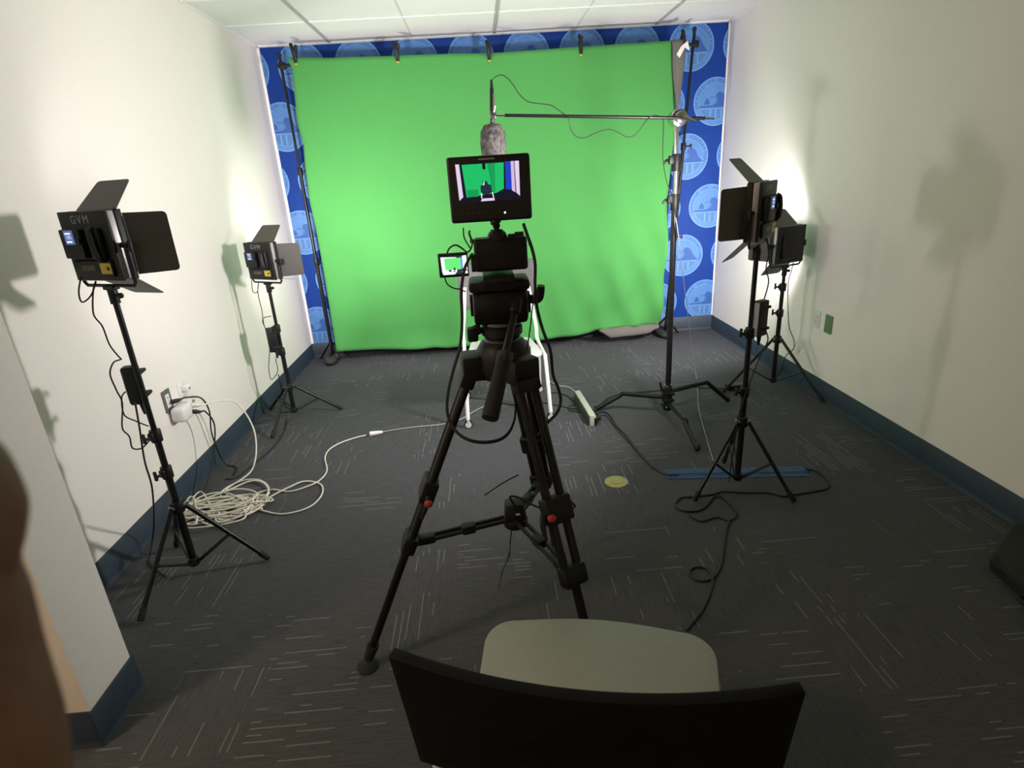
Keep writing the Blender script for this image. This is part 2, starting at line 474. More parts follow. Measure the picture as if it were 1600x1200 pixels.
def light_stand(name, label, loc, rotz, top, zs, r, collars, group, wall_x=None):
    t = thing(name, label, 'light stand', loc, rotz, group)
    zb = 0.06
    MB().cyl((0, 0, zb), (0, 0, collars[0]), 0.0145).build('lower_pole', BLACKMETAL, t)
    zprev = collars[0]; rad = 0.0125
    for z in list(collars[1:]) + [top]:
        MB().cyl((0, 0, zprev - 0.02), (0, 0, z), rad).build('upper_pole', BLACKMETAL, t); zprev = z; rad -= 0.002
    for z in collars:
        c = MB(); c.cyl((0, 0, z - 0.028), (0, 0, z + 0.022), 0.021, bevel=0.003); c.box((0.018, 0, z), (0.02, 0.022, 0.03), 0.003)
        co = c.build('collar', BLACK, t)
        k = MB(); k.cyl((0.026, 0, z), (0.046, 0, z), 0.006); k.box((0.052, 0, z + 0.006), (0.010, 0.012, 0.040), 0.003); k.build('knob', BLACK, co)
    MB().cyl((0, 0, zs - 0.03), (0, 0, zs + 0.02), 0.026, bevel=0.004).build('leg_collar', BLACK, t)
    MB().cyl((0, 0, zb - 0.005), (0, 0, zb + 0.03), 0.021, bevel=0.003).build('brace_collar', BLACK, t)
    MB().cyl((0, 0, top), (0, 0, top + 0.025), 0.008).build('spigot', STEEL, t)
    for k in range(3):
        a = k * 2 * pi / 3; d = Vector((cos(a), sin(a), 0)); s = Vector((-sin(a), cos(a), 0))
        A = d * 0.028 + Vector((0, 0, zs)); B = d * r + Vector((0, 0, 0.012))
        lg = MB().cyl(A, B + (A - B).normalized() * 0.03, 0.0095, n=14).build('leg', BLACKMETAL, t)
        MB().cyl(B + (A - B).normalized() * 0.05, B, 0.0125, n=14, bevel=0.003).build('rubber_foot', BLACKSOFT, lg)
        mid = A.lerp(B, 0.52); b = MB()
        for q in (-0.011, 0.011): b.tube([d * 0.02 + s * q + Vector((0, 0, zb + 0.01)), mid + s * q], 0.0045, n=8, sub=1)
        b.cyl(mid - s * 0.016, mid + s * 0.016, 0.005, n=10)
        b.build('brace', BLACKMETAL, t)
        MB().cyl(A - s * 0.014, A + s * 0.014, 0.006, n=10).build('rivet', STEEL, lg)
    return t


def door_mesh(w, h, taper):
    """barn door lying in local XY, hinge along X at y=0"""
    r = 0.012
    w2 = w / 2; t2 = w2 * taper
    return [(-w2, 0), (w2, 0), (t2, h - r), (t2 - r * 0.3, h - r * 0.3), (t2 - r, h), (-t2 + r, h), (-t2 + r * 0.3, h - r * 0.3), (-t2, h - r)]


def led_panel(label, loc, rotz, power, angles, group, plain=False):
    """front faces local +Y, seen from behind local +X is right; origin at the yoke's socket"""
    t = thing('led_panel_light', label, 'studio light', loc, rotz, group)
    W, H, D = 0.236, 0.232, 0.056; zc = 0.032 + H / 2
    b = MB(); b.box((0, 0, zc), (W - 0.008, D - 0.012, H - 0.006), 0.004)
    b.build('housing', SATIN, t)
    b = MB(); b.box((0, -D / 2 + 0.004, zc), (W, 0.012, H), 0.004)
    bp = b.build('back_plate', BLACK, t)
    b = MB()
    for z in (zc - H / 2 + 0.004, zc + H / 2 - 0.004): b.box((0, D / 2 - 0.012, z), (W, 0.024, 0.008), 0.002)
    for x in (-W / 2 + 0.004, W / 2 - 0.004): b.box((x, D / 2 - 0.012, zc), (0.008, 0.024, H), 0.002)
    b.build('front_frame', BLACK, t)
    MB().box((0, D / 2 - 0.008, zc), (W - 0.016, 0.004, H - 0.016)).build('diffuser', glow('led_' + str(len(bpy.data.materials)), (1.0, 0.955, 0.955), 40.0), t, smooth=False)
    la = bpy.data.lights.new('led_array', 'AREA'); la.shape = 'RECTANGLE'; la.size = W - 0.02; la.size_y = H - 0.02
    la.energy = power; la.spread = BEAM; la.color = (1.0, 0.955, 0.955)
    lo = bpy.data.objects.new('led_array', la); COL.objects.link(lo); lo.parent = t
    lo.location = (0, D / 2 - 0.005, zc); lo.rotation_euler = (pi / 2, 0, 0)
    # control block, display and battery plate on the back
    yb = -D / 2 - 0.002
    if plain:
        b = MB(); b.box((0, yb - 0.008, zc - 0.01), (0.150, 0.018, 0.150), 0.006); b.build('control_box', BLACK, t)
    else:
        b = MB(); b.box((-0.045, yb - 0.014, zc + 0.012), (0.100, 0.028, 0.096), 0.005); b.box((0.052, yb - 0.010, zc + 0.010), (0.060, 0.020, 0.100), 0.005)
        b.box((0.0, yb - 0.006, zc - 0.073), (0.190, 0.012, 0.055), 0.004)
        b.cyl((0.000, yb - 0.028, zc + 0.02), (0.000, yb - 0.036, zc + 0.02), 0.010)
        cb = b.build('control_box', BLACK, t)
        b = MB(); b.tube([(0.056, yb - 0.014, zc + 0.058), (0.060, yb - 0.028, zc + 0.045), (0.066, yb - 0.030, zc - 0.02), (0.064, yb - 0.014, zc - 0.045)], 0.010, n=10)
        b.build('handle', BLACK, t)
        d = MB(); d.box((-0.046, yb - 0.0285, zc + 0.034), (0.044, 0.002, 0.046)); ds = d.build('display', glow('display_' + str(len(bpy.data.materials)), (0.30, 0.42, 0.95), 0.35), cb, smooth=False)
        d = MB(); M0 = Matrix.Translation((-0.046, yb - 0.0298, zc + 0.034)) @ WALLPLANE
        d.mesh(glyph('10%', 0.017), M0); 
        for z in (0.013, -0.014): d.prism([(-0.015, z - 0.003), (0.013, z - 0.003), (0.013, z + 0.003), (-0.015, z + 0.003)], 0, M0)
        d.build('display_digits', glow('digits_' + str(len(bpy.data.materials)), (0.75, 0.85, 1.0), 1.1), ds, smooth=False)
        d = MB()
        for i, ch in enumerate('GVM'): d.mesh(glyph(ch, 0.038), Matrix.Translation((-0.044 + 0.031 * i, yb - 0.0004, zc + 0.088)) @ WALLPLANE)
        d.build('lettering', GREYPRINT, bp, smooth=False)
        d = MB(); d.box((0.066, yb - 0.0125, zc - 0.072), (0.052, 0.001, 0.036)); st = d.build('sticker', YELLOW, cb, smooth=False)
        MB().box((0.078, yb - 0.0135, zc - 0.072), (0.012, 0.001, 0.012)).build('sticker_mark', BLACK, st, smooth=False)
        d = MB(); d.box((-0.02, yb - 0.0125, zc - 0.070), (0.07, 0.001, 0.018)); d.build('print_panel', DOOR, cb, smooth=False)
    # yoke
    y = MB(); xr = W / 2 + 0.012
    y.tube([(-xr, 0, zc), (-xr, 0, 0.022), (-xr + 0.012, 0, 0.010), (xr - 0.012, 0, 0.010), (xr, 0, 0.022), (xr, 0, zc)], 0.006, n=8, sub=1, flat=1.0)
    y.box((0, 0, 0.004), (0.05, 0.03, 0.016), 0.003)
    y.build('yoke', BLACKMETAL, t)
    for s in (-1, 1):
        k = MB(); k.cyl((s * (W / 2 - 0.004), 0, zc), (s * (xr + 0.018), 0, zc), 0.009); k.box((s * (xr + 0.024), 0, zc - 0.004), (0.014, 0.012, 0.040), 0.004)
        k.build('yoke_knob', BLACK, t)
    s = MB(); s.cyl((0, 0, -0.050), (0, 0, 0.0), 0.016, bevel=0.002); s.cyl((0.012, 0, -0.025), (0.032, 0, -0.025), 0.006); s.sphere((0.036, 0, -0.025), 0.010)
    s.cyl((0, 0, -0.053), (0, 0, -0.049), 0.0165)
    s.build('socket', BLACK, t)
    # barn doors
    top, right, bottom, left = angles
    yf = D / 2
    def door(M, w, h, tp, nm):
        m_ = MB(); m_.prism(door_mesh(w, h, tp), 0.0022, M); 
        m_.cyl(M @ Vector((-w / 2 + 0.01, 0, 0)), M @ Vector((w / 2 - 0.01, 0, 0)), 0.004, n=8)
        m_.build(nm, DOOR, t)
    # local door plane: X hinge, Y outwards; forward is +Y of the lamp
    door(Matrix.Translation((0, yf, zc + H / 2)) @ Matrix.Rotation(top, 4, 'X'), 0.200, 0.130, 0.82, 'barn_door')
    door(Matrix.Translation((0, yf, zc - H / 2)) @ Matrix.Rotation(-bottom, 4, 'X'), 0.200, 0.130, 0.82, 'barn_door')
    RZ = Matrix.Rotation
    door(Matrix.Translation((W / 2, yf, zc)) @ RZ(-right, 4, 'Z') @ RZ(-pi / 2, 4, 'Y'), 0.205, 0.135, 0.97, 'barn_door')
    door(Matrix.Translation((-W / 2, yf, zc)) @ RZ(left, 4, 'Z') @ RZ(-pi / 2, 4, 'Y'), 0.205, 0.135, 0.97, 'barn_door')
    return t


GS, GL = 'light stands along the two walls', 'LED panel lights on stands'
D45 = radians(45)
P_LN, P_LF, P_RN, P_RF = Vector((-1.315, 2.088, 0)), Vector((-1.397, 3.77, 0)), Vector((1.160, 2.41, 0)), Vector((1.950, 3.645, 0))
light_stand('light_stand', 'black tripod light stand standing in front of the white cord pile', P_LN, 4.391, 1.185, 0.345, 0.288, [0.50, 0.66], GS)
light_stand('light_stand', 'black tripod light stand by the left wall next to the green backdrop', P_LF, 4.528, 0.905, 0.25, 0.318, [0.50, 0.66], GS)
light_stand('light_stand', 'black tripod light stand straddling the blue tape strip', P_RN, 3.50, 1.125, 0.372, 0.262, [0.52, 0.80], GS)
light_stand('light_stand', 'black tripod light stand close to the right wall below the outlets', P_RF, 3.169, 0.80, 0.371, 0.358, [0.55, 0.725], GS)
led_panel('black LED panel with glowing display and four barn doors, nearest on the left', P_LN + Vector((0, 0, 1.230)), radians(66 - 90), PANEL_POWER['left_near'], (D45, radians(56), radians(35), radians(6)), GL)
led_panel('black LED panel with barn doors in front of the left wall near the backdrop', P_LF + Vector((0, 0, 0.953)), radians(60 - 90), PANEL_POWER['left_far'], (D45, radians(56), radians(12), radians(28)), GL)
led_panel('black LED panel turned side-on, nearest on the right above the blue tape', P_RN + Vector((0, 0, 1.173)), radians(140 - 90), PANEL_POWER['right_near'], (D45, D45, D45, radians(62)), GL)
led_panel('black LED panel close to the right wall, partly behind the nearer right-hand panel', P_RF + Vector((0, 0, 0.850)), radians(110 - 90), PANEL_POWER['right_far'], (D45, radians(15), D45, radians(20)), GL, plain=True)


def power_brick(label, c, rotz, size, tilt=0.0):
    t = thing('power_adapter', label, 'power adapter', c, rotz, 'power adapters strapped to the light stands')
    b = MB(); b.box((0, 0, 0), size, 0.006); b.build('casing', BLACK, t)
    b = MB(); b.box((-size[0] / 2 - 0.001, 0, 0), (0.003, size[1] * 0.8, size[2] * 0.92), 0.001); b.build('side_label', GREYPRINT, t)
    b = MB(); b.cyl((0.006, 0, -size[2] / 2 + 0.002), (0.006, 0, -size[2] / 2 - 0.045), 0.011, 0.005); b.build('strain_relief', BLACKSOFT, t)
    for z in (-0.3, 0.3):
        b = MB(); b.box((size[0] * 0.25, 0.012, z * size[2]), (size[0] * 0.9, size[1] + 0.03, 0.012), 0.003); b.build('strap', BLACKSOFT, t)
    return t


power_brick('black power adapter strapped to the near left light stand', P_LN + Vector((-0.034, 0.02, 0.862)), 0.2, (0.052, 0.040, 0.150))
power_brick('black power adapter strapped to the far left light stand', P_LF + Vector((-0.030, -0.03, 0.590)), 0.2, (0.062, 0.040, 0.165))
power_brick('black power adapter strapped to the near right light stand', P_RN + Vector((0.040, 0.0, 0.862)), 0.5, (0.062, 0.040, 0.160))


def cable(label, pts, r, material, cat='cable', name='power_cable', group=None, n=7, sub=7, flat=None):
    o = MB().tube(pts, r, n=n, sub=sub, flat=flat).build(name, material)
    return tag(o, label, cat, group)


Y = 2.08
cable('thin black lead looping from the near left panel down to its adapter', [on_y(u, v, Y) for u, v in ((127, 432), (123, 455), (128, 472), (142, 462), (150, 440), (146, 452), (146, 490), (160, 510), (172, 540), (190, 562))], 0.0028, BLACKCORD)
cable('thin black lead looping beside the adapter of the near left stand', [on_y(u, v, Y - 0.01) for u, v in ((188, 562), (177, 567), (172, 585), (182, 610), (191, 630), (191, 668), (202, 682), (207, 700), (222, 700), (236, 685))], 0.0028, BLACKCORD)
cable('thin black loop tied back to the near left stand below its adapter', [on_y(u, v, Y - 0.012) for u, v in ((196, 612), (190, 622), (194, 648), (212, 658), (232, 666))], 0.0026, BLACKCORD)
cable('black mains lead dropping from the adapter of the near left stand to the floor', [on_y(211, 628, Y - 0.03), on_y(218, 668, Y - 0.03), on_y(226, 720, Y - 0.02), on_y(238, 765, Y), Vector((LEFT + 0.10, 2.30, 0.12)), Vector((LEFT + 0.07, 2.27, 0.008)), Vector((LEFT + 0.11, 2.19, 0.006)), on_z(258, 900, 0.006)], 0.0036, BLACKCORD)
Y = 3.76
cable('thin black lead hanging from the far left panel to its adapter', [on_y(u, v, Y) for u, v in ((393, 437), (395, 455), (402, 456), (404, 440), (403, 458), (409, 485), (412, 505), (418, 525), (420, 540), (428, 550))], 0.0026, BLACKCORD)
cable('thin black lead looping below the adapter of the far left stand', [on_y(u, v, Y - 0.01) for u, v in ((424, 494), (412, 497), (411, 505), (420, 525), (421, 550), (420, 575), (424, 593), (434, 580), (431, 562), (433, 550))], 0.0026, BLACKCORD)
cable('black mains lead running from the far left stand toward the wall outlet', [on_y(435, 585, Y), on_y(438, 600, Y), on_z(446, 636, 0.02), on_z(447, 665, 0.006), on_z(430, 695, 0.006), on_z(400, 722, 0.006), on_z(370, 745, 0.006), on_z(352, 748, 0.008)], 0.0036, BLACKCORD)
Y = 2.40
cable('thin black lead hanging from the near right panel to its adapter', [on_y(u, v, Y) for u, v in ((1198, 372), (1201, 395), (1197, 420), (1201, 440), (1194, 468))], 0.0028, BLACKCORD)
cable('thin black lead curling below the adapter of the near right stand', [on_y(u, v, Y - 0.01) for u, v in ((1196, 515), (1200, 530), (1194, 545), (1186, 560), (1160, 630), (1152, 660), (1148, 690))] + [on_z(1140, 742, 0.03), on_z(1139, 752, 0.008)], 0.0028, BLACKCORD)
cable('thin black lead hanging beside the pole of the far right stand', [on_y(u, v, 3.64) for u, v in ((1240, 408), (1236, 425), (1232, 440), (1231, 468), (1233, 510), (1240, 530), (1240, 545), (1228, 556))] + [on_y(1222, 575, 3.66), on_z(1212, 592, 0.01)], 0.0028, BLACKCORD)
b = MB(); b.box((0, 0, 0.02), (0.16, 0.06, 0.04), 0.006); o = b.build('power_adapter', BLACK)
o.location = on_z(1152, 608, 0.0); o.rotation_euler = (0, 0, 0.05)
tag(o, 'black power adapter lying on the carpet behind the near right stand', 'power adapter')

# ------------------------------------------------------------------ green backdrop, its frame, clamps and sandbags
YB = 5.06


def interp(tab, t):
    for (a, pa), (b_, pb) in zip(tab[:-1], tab[1:]):
        if t <= b_:
            k = (t - a) / (b_ - a); k = k * k * (3 - 2 * k) * 0.35 + k * 0.65
            return pa + (pb - pa) * k
    return tab[-1][1]


def edge_tab(px, key):
    P = [on_y(u, v, YB) for u, v in px]; a = getattr(P[0], key); b_ = getattr(P[-1], key)
    oth = 'x' if key == 'z' else 'z'
    return [((getattr(p, key) - a) / (b_ - a), getattr(p, oth)) for p in P]


left_e = edge_tab([(449, 90), (457, 110), (461, 150), (464, 190), (474, 225), (477, 262), (484, 315), (497, 375), (507, 432), (513, 470), (519, 510), (526, 549)], 'z')
right_e = edge_tab([(1052, 63), (1053, 110), (1055, 160), (1056, 200), (1048, 250), (1043, 310), (1044, 360), (1038, 430), (1036, 480), (1031, 512)], 'z')
top_e = edge_tab([(449, 90), (520, 90), (620, 87), (700, 84), (764, 83), (840, 78), (908, 73), (980, 68), (1052, 63)], 'x')
bot_e = edge_tab([(526, 549), (560, 547), (640, 545), (680, 541), (700, 543), (850, 530), (920, 520), (932, 515), (975, 512), (1000, 508), (1031, 512)], 'x')


def cloth(s, t):
    """s 0..1 left-right, t 0..1 top-bottom"""
    xl, xr = interp(left_e, t), interp(right_e, t)
    x = xl + (xr - xl) * s
    zt, zb = interp(top_e, s), interp(bot_e, s)
    z = zt + (zb - zt) * t
    y = YB + 0.010 * sin(x * 5.1 + 1.0) * (0.4 + t) + 0.006 * sin(x * 13 + 2.5 * z) * t
    w = max(0, (t - 0.35) / 0.65) * max(0, (s - 0.55) / 0.45)
    y += 0.028 * w * sin(x * 21 + z * 9) + 0.020 * w * sin(x * 9 - z * 13 + 1)
    y += 0.012 * mnoise.noise(Vector((x * 2.2, z * 2.0, 3))) + 0.005 * mnoise.noise(Vector((x * 6, z * 5, 9)))
    if s > 0.93: y += 0.03 * ((s - 0.93) / 0.07) * sin(z * 7) * t
    if t > 0.93: y += -0.02 * ((t - 0.93) / 0.07) * (0.5 + 0.5 * sin(x * 8))
    return (x, y, z)


bd = thing('green_screen', 'wide bright green cloth backdrop hung across the far wall', 'backdrop', (0.1, YB, 0.0))
o = MB().sheet(cloth, 110, 80).build('green_cloth', GREEN, bd, world=True, angle=60)
sd = o.modifiers.new('thickness', 'SOLIDIFY'); sd.thickness = 0.003; sd.offset = 1
# grey reverse side folded over at the top right and along the bottom
TR = [on_y(u, v, YB - 0.012) for u, v in ((1050, 63), (1072, 62), (1069, 95), (1066, 130), (1061, 160), (1056, 175), (1053, 150), (1051, 110))]
m = MB()
def flap(s, t):
    a = TR[0].lerp(TR[7], min(1, t * 2)) if t < 0.5 else TR[7].lerp(TR[5], (t - 0.5) * 2)
    e = [TR[1], TR[2], TR[3], TR[4], TR[5]]; k = min(3.999, t * 4); i = int(k); c = e[i].lerp(e[i + 1], k - i)
    p = a.lerp(c, s); return (p.x, p.y - 0.02 * sin(s * pi) - 0.006 * sin(t * 9), p.z)
m.sheet(flap, 10, 20)
o = m.build('folded_grey_edge', GREYCLOTH, bd, world=True, angle=60); o['label'] = 'grey reverse side folded forward'
sd = o.modifiers.new('thickness', 'SOLIDIFY'); sd.thickness = 0.003
m = MB(); m.prism([(0, 0), (0.035, 0.055), (0.085, 0.09), (0.105, 0.02), (0.065, 0.045), (0.025, -0.025)], 0.001, Matrix.Translation(on_y(1057, 85, YB - 0.045)) @ WALLPLANE)
o = m.build('white_tag', WHITEPLAST, bd, world=True, smooth=False)
BF = [on_y(u, v, YB - 0.03) for u, v in ((935, 516), (953, 527), (990, 524), (1015, 519), (1028, 511))]
BT = [on_y(u, v, YB - 0.01) for u, v in ((937, 514), (962, 511), (990, 508), (1010, 507), (1028, 506))]
def flap2(s, t):
    k = min(3.999, s * 4); i = int(k); a = BT[i].lerp(BT[i + 1], k - i); c = BF[i].lerp(BF[i + 1], k - i)
    p = a.lerp(c, t); return (p.x, p.y - 0.03 * sin(t * pi * 0.8) + 0.008 * sin(s * 17), p.z)
o = MB().sheet(flap2, 24, 8).build('folded_grey_hem', GREYCLOTH, bd, world=True, angle=60); o['label'] = 'grey reverse side curled up at the hem'
sd = o.modifiers.new('thickness', 'SOLIDIFY'); sd.thickness = 0.003

YF = 5.125
bs = thing('backdrop_stand', 'black pipe frame holding up the green cloth backdrop', 'backdrop stand', (0.1, YF, 0))
LT, LB = on_y(437, 90, YF), on_y(520, 553, YF); RT, RB = on_y(1085, 50, YF), on_y(1040, 512, YF)
LB.z = 0.03; RB.z = 0.03
for A, B in ((LT, LB), (RT, RB)):
    m = MB()
    for k, (a, b_) in enumerate(((0, 0.36), (0.33, 0.66), (0.63, 1.0))): m.cyl(A.lerp(B, a), A.lerp(B, b_), 0.011 + 0.003 * k)
    o = m.build('upright', BLACKMETAL, bs, world=True)
    for q in (0.34, 0.64):
        p = A.lerp(B, q); k = MB(); k.cyl(p + Vector((0, 0, -0.03)), p + Vector((0, 0, 0.03)), 0.021, bevel=0.003); k.cyl(p, p + Vector((0.05, -0.02, 0)), 0.006); k.box(p + Vector((0.055, -0.022, 0)), (0.016, 0.012, 0.034), 0.003)
        mm = k.bm; k.build('height_lock', BLACK, o, world=False).parent = o
        o.children[-1].matrix_parent_inverse = Matrix.Identity(4); o.children[-1].location = -bs.location
    m = MB()
    for a in (0, 2 * pi / 3, 4 * pi / 3):
        d = Vector((cos(a + 0.5) * 0.16, sin(a + 0.5) * 0.14, 0)); m.tube([B + Vector((0, 0, 0.16)), B + d + Vector((0, 0, -0.015))], 0.009, n=8, sub=1)
    m.build('folding_feet', BLACKMETAL, bs, world=True)
ZB = LT.z - 0.058
m = MB(); m.cyl((LT.x - 0.03, YF - 0.012, ZB), (RT.x + 0.03, YF - 0.012, RT.z - 0.088), 0.013); m.build('crossbar', BLACKMETAL, bs, world=True)
for A, dz in ((LT, -0.058), (RT, -0.085)):
    m = MB(); m.cyl(A + Vector((0, 0, -0.05)), A + Vector((0, 0, 0.02)), 0.012); m.sphere(A + Vector((0, 0, 0.02)), 0.018); m.box(A + Vector((0.01, -0.006, dz)), (0.05, 0.04, 0.05), 0.006); m.build('end_bracket', BLACK, bs, world=True)

ordn = ['first', 'second', 'third', 'fourth']
for i, (u, v) in enumerate(((460, 88), (620, 85), (764, 83), (908, 74), (1068, 66))):
    p = on_y(u, v, YB - 0.02)
    lab = 'black spring clamp gripping the grey fold at the right end of the crossbar' if i == 4 else '%s black spring clamp from the left along the backdrop top edge' % ordn[i]
    c = thing('spring_clamp', lab, 'clamp', p, 0, 'spring clamps along the backdrop top')
    for s in (-1, 1):
        m = MB(); m.tube([(s * 0.014, 0.02 + s * 0.022, 0.085), (0, 0.02 + s * 0.030, 0.03), (0, 0.02 + s * 0.012, -0.015), (0, 0.020 + s * 0.012, -0.045)], [0.013, 0.015, 0.014, 0.010], n=8, sub=4)
        m.build('jaw', BLACK, c)
        m = MB(); m.box((0, 0.020 + s * 0.008, -0.048), (0.02, 0.008, 0.014), 0.002); m.build('pad', ORANGE, c)
    m = MB(); m.cyl((-0.016, 0.02, 0.012), (0.016, 0.02, 0.012), 0.012); m.build('spring', STEEL, c)

for P, lab in ((on_z(516, 568), 'dark sandbag at the foot of the left backdrop upright'), (on_z(1033, 524), 'dark sandbag at the foot of the right backdrop upright behind the boom stand')):
    m = MB()
    m.sphere((0, -0.02, 0.035), 0.06, (1.0, 2.2, 0.62), n=20); m.sphere((0.03, 0.06, 0.04), 0.05, (1.1, 1.2, 0.8), n=18)
    o = m.build('sandbag', SANDBAG); o.location = (P.x, min(P.y + 0.04, 5.16), 0.0); o.rotation_euler = (0, 0, 0.2); tag(o, lab, 'sandbag', 'sandbags weighting the backdrop stand')

# ------------------------------------------------------------------ boom stand, microphone, cable
CS = Vector((1.11, 3.35, 0))
cs = thing('boom_stand', 'chrome and black boom stand with crank-shaped legs right of the backdrop', 'boom stand', CS)
MB().cyl((0, 0, 0.09), (0, 0, 1.33), 0.0175).build('lower_pole', BLACKMETAL, cs)
o = MB().cyl((0, 0, 1.30), (0, 0, 1.55), 0.0155).build('middle_pole', STEEL, cs); o['label'] = 'dull steel section'
o = MB().cyl((-0.003, 0, 1.53), (-0.008, 0, 1.75), 0.0125).build('upper_pole', CHROME, cs); o['label'] = 'chrome section'
for z in (1.335, 1.545):
    m = MB(); m.cyl((0, 0, z - 0.06), (0, 0, z + 0.03), 0.024, bevel=0.003); m.box((-0.028, 0, z), (0.03, 0.03, 0.045), 0.004)
    o = m.build('collar', BLACK, cs)
    m = MB(); m.tube([(-0.04, 0, z), (-0.06, -0.01, z - 0.002), (-0.075, -0.012, z - 0.018)], [0.008, 0.008, 0.006], n=8); m.build('locking_lever', BLACK, o)
m = MB(); m.cyl((0, 0, 0.04), (0, 0, 0.20), 0.027, bevel=0.004)
for z in (0.07, 0.11, 0.155): m.box((0, 0, z), (0.07, 0.06, 0.022), 0.004)
hub = m.build('base_hub', BLACK, cs)
m = MB(); m.cyl((0, 0, 0.20), (0, 0, 0.212), 0.024); m.build('rim', CHROME, hub)
m = MB()
for z, a in ((0.07, 4.3), (0.11, 2.9), (0.155, 0.3)): m.sphere((0.038 * cos(a), 0.038 * sin(a), z), 0.007, n=10)
m.build('bolt', CHROME, hub)
m = MB(); m.tube([(-0.02, -0.02, 0.17), (-0.05, -0.03, 0.20), (-0.062, -0.032, 0.245)], [0.009, 0.008, 0.007], n=8); m.build('base_lever', BLACK, hub)
for (fu, fv), zt, nm in (((1090, 702), 0.09, ''), ((930, 640), 0.125, ''), ((1138, 626), 0.165, '')):
    F = on_z(fu, fv, 0.014) - CS; F.z = 0.014
    d = Vector((F.x, F.y, 0)); L = d.length; d /= L
    k = 0.62
    lg = MB().tube([d * 0.02 + Vector((0, 0, zt)), d * L * k * 0.9 + Vector((0, 0, zt + 0.012)), d * L * k + Vector((0, 0, zt + 0.010)), d * (L * k + 0.03) + Vector((0, 0, zt - 0.014)), d * L + Vector((0, 0, 0.014))], 0.0150, n=12, sub=5).build('leg', BLACKMETAL, cs)
    MB().cyl(F + Vector((0, 0, 0.02)) - d * 0.012, F, 0.0165, n=12, bevel=0.002).build('foot_cap', BLACKSOFT, lg)
# grip head and arm
AZ = 1.755
m = MB(); m.cyl((-0.005, -0.045, AZ), (-0.005, 0.03, AZ), 0.044, n=30, bevel=0.005); m.cyl((-0.005, -0.075, AZ), (-0.005, -0.045, AZ), 0.030, n=26, bevel=0.006); m.cyl((-0.007, -0.01, AZ - 0.065), (-0.006, -0.01, AZ - 0.02), 0.018)
gh = m.build('grip_head', CHROME, cs)
m = MB(); m.tube([(-0.005, -0.08, AZ), (0.03, -0.085, AZ - 0.01), (0.065, -0.085, AZ - 0.025)], [0.011, 0.010, 0.008], n=10); m.build('tee_handle', CHROME, gh)
A0 = on_y(782, 180, 3.28) - CS; A1 = on_y(1116, 185, 3.28) - CS
o = MB().cyl(A0.lerp(A1, 0.02), A0.lerp(A1, 0.955), 0.0085, n=16).build('boom_arm', BLACKMETAL, cs)
m = MB(); m.cyl(A0.lerp(A1, 0.955), A0.lerp(A1, 1.0), 0.006, n=12); m.cyl(A0.lerp(A1, -0.03), A0.lerp(A1, 0.03), 0.006, n=12); m.build('arm_tip', CHROME, o)
m = MB(); q = A0.lerp(A1, -0.035); m.box(q, (0.030, 0.03, 0.034), 0.004); m.cyl(q + Vector((0.01, -0.03, 0)), q + Vector((0.01, 0.03, 0)), 0.008); m.tube([q + Vector((0.006, -0.02, 0.01)), q + Vector((0.014, -0.03, 0.04))], 0.004, sub=1)
m.build('microphone_clamp', STEEL, cs)

MX = on_y(768, 180, 3.28)
mc = thing('shotgun_microphone', 'slim microphone hanging nose down from the boom in a furry grey windscreen', 'microphone', MX)
m = MB(); m.cyl((0.000, 0, -0.04), (0.010, 0, 0.125), 0.0105, n=16, bevel=0.002); m.build('barrel', BLACKMETAL, mc)
m = MB(); m.cyl((0.010, -0.007, -0.04), (0.018, -0.007, 0.10), 0.005, n=12); o = m.build('holder_rail', CHROME, mc)
m = MB(); m.cyl((0.010, 0, 0.125), (0.011, 0, 0.165), 0.009, 0.006, n=14); m.build('connector', BLACK, mc)
# furry windscreen: rough body plus individual tufts
m = MB(); zt, zb = -0.040, -0.285
m.lathe([(0.010, zt), (0.040, zt - 0.004), (0.060, zt - 0.03), (0.067, zt - 0.09), (0.066, zt - 0.16), (0.060, zt - 0.21), (0.038, zb + 0.008), (0.008, zb)], (0, 0, 0), n=30)
body = m.bm
rng = random.Random(4)
for v in body.verts:
    k = 1 + 0.10 * mnoise.noise(v.co * 45); v.co.x *= k; v.co.y *= k
for i in range(1500):
    a = rng.uniform(0, 2 * pi); z = rng.uniform(zb + 0.01, zt - 0.004)
    r = 0.063 if zb + 0.03 < z < zt - 0.03 else 0.047
    n = Vector((cos(a), sin(a), 0)); tdir = (n * 0.55 + Vector((rng.uniform(-.5, .5), rng.uniform(-.5, .5), -0.9))).normalized()
    p = n * r + Vector((0, 0, z)); L = rng.uniform(0.012, 0.024); w = n.cross(Vector((0, 0, 1))) * rng.uniform(0.0012, 0.0028)
    v0, v1, v2 = body.verts.new(p - w), body.verts.new(p + w), body.verts.new(p + tdir * L)
    body.faces.new((v0, v1, v2))
m.build('fur_windscreen', FUR, mc)
cab = [MX + Vector((0.011, 0, 0.160))] + [on_y(u, v, 3.28) for u, v in ((776, 119), (787, 118), (800, 130), (812, 148), (826, 159), (845, 162), (862, 165), (878, 176))] + [on_y(888, 184, 3.262)] + [on_y(u, v, 3.27) for u, v in ((891, 200), (900, 213), (914, 215), (930, 208), (950, 202), (966, 207), (980, 214), (993, 210), (1005, 195), (1014, 184))] + [on_y(1024, 180, 3.262)] + [on_y(u, v, 3.29) for u, v in ((1036, 188), (1036, 215), (1036, 250), (1042, 285), (1050, 305), (1056, 340), (1061, 375))] + [on_y(1066, 420, 3.30), on_y(1072, 470, 3.31), on_y(1077, 510, 3.32)]
cable('thin dark cable looping along the boom arm and down its pole', cab[:-3], 0.0024, BLACKCORD, name='microphone_cable', n=7)
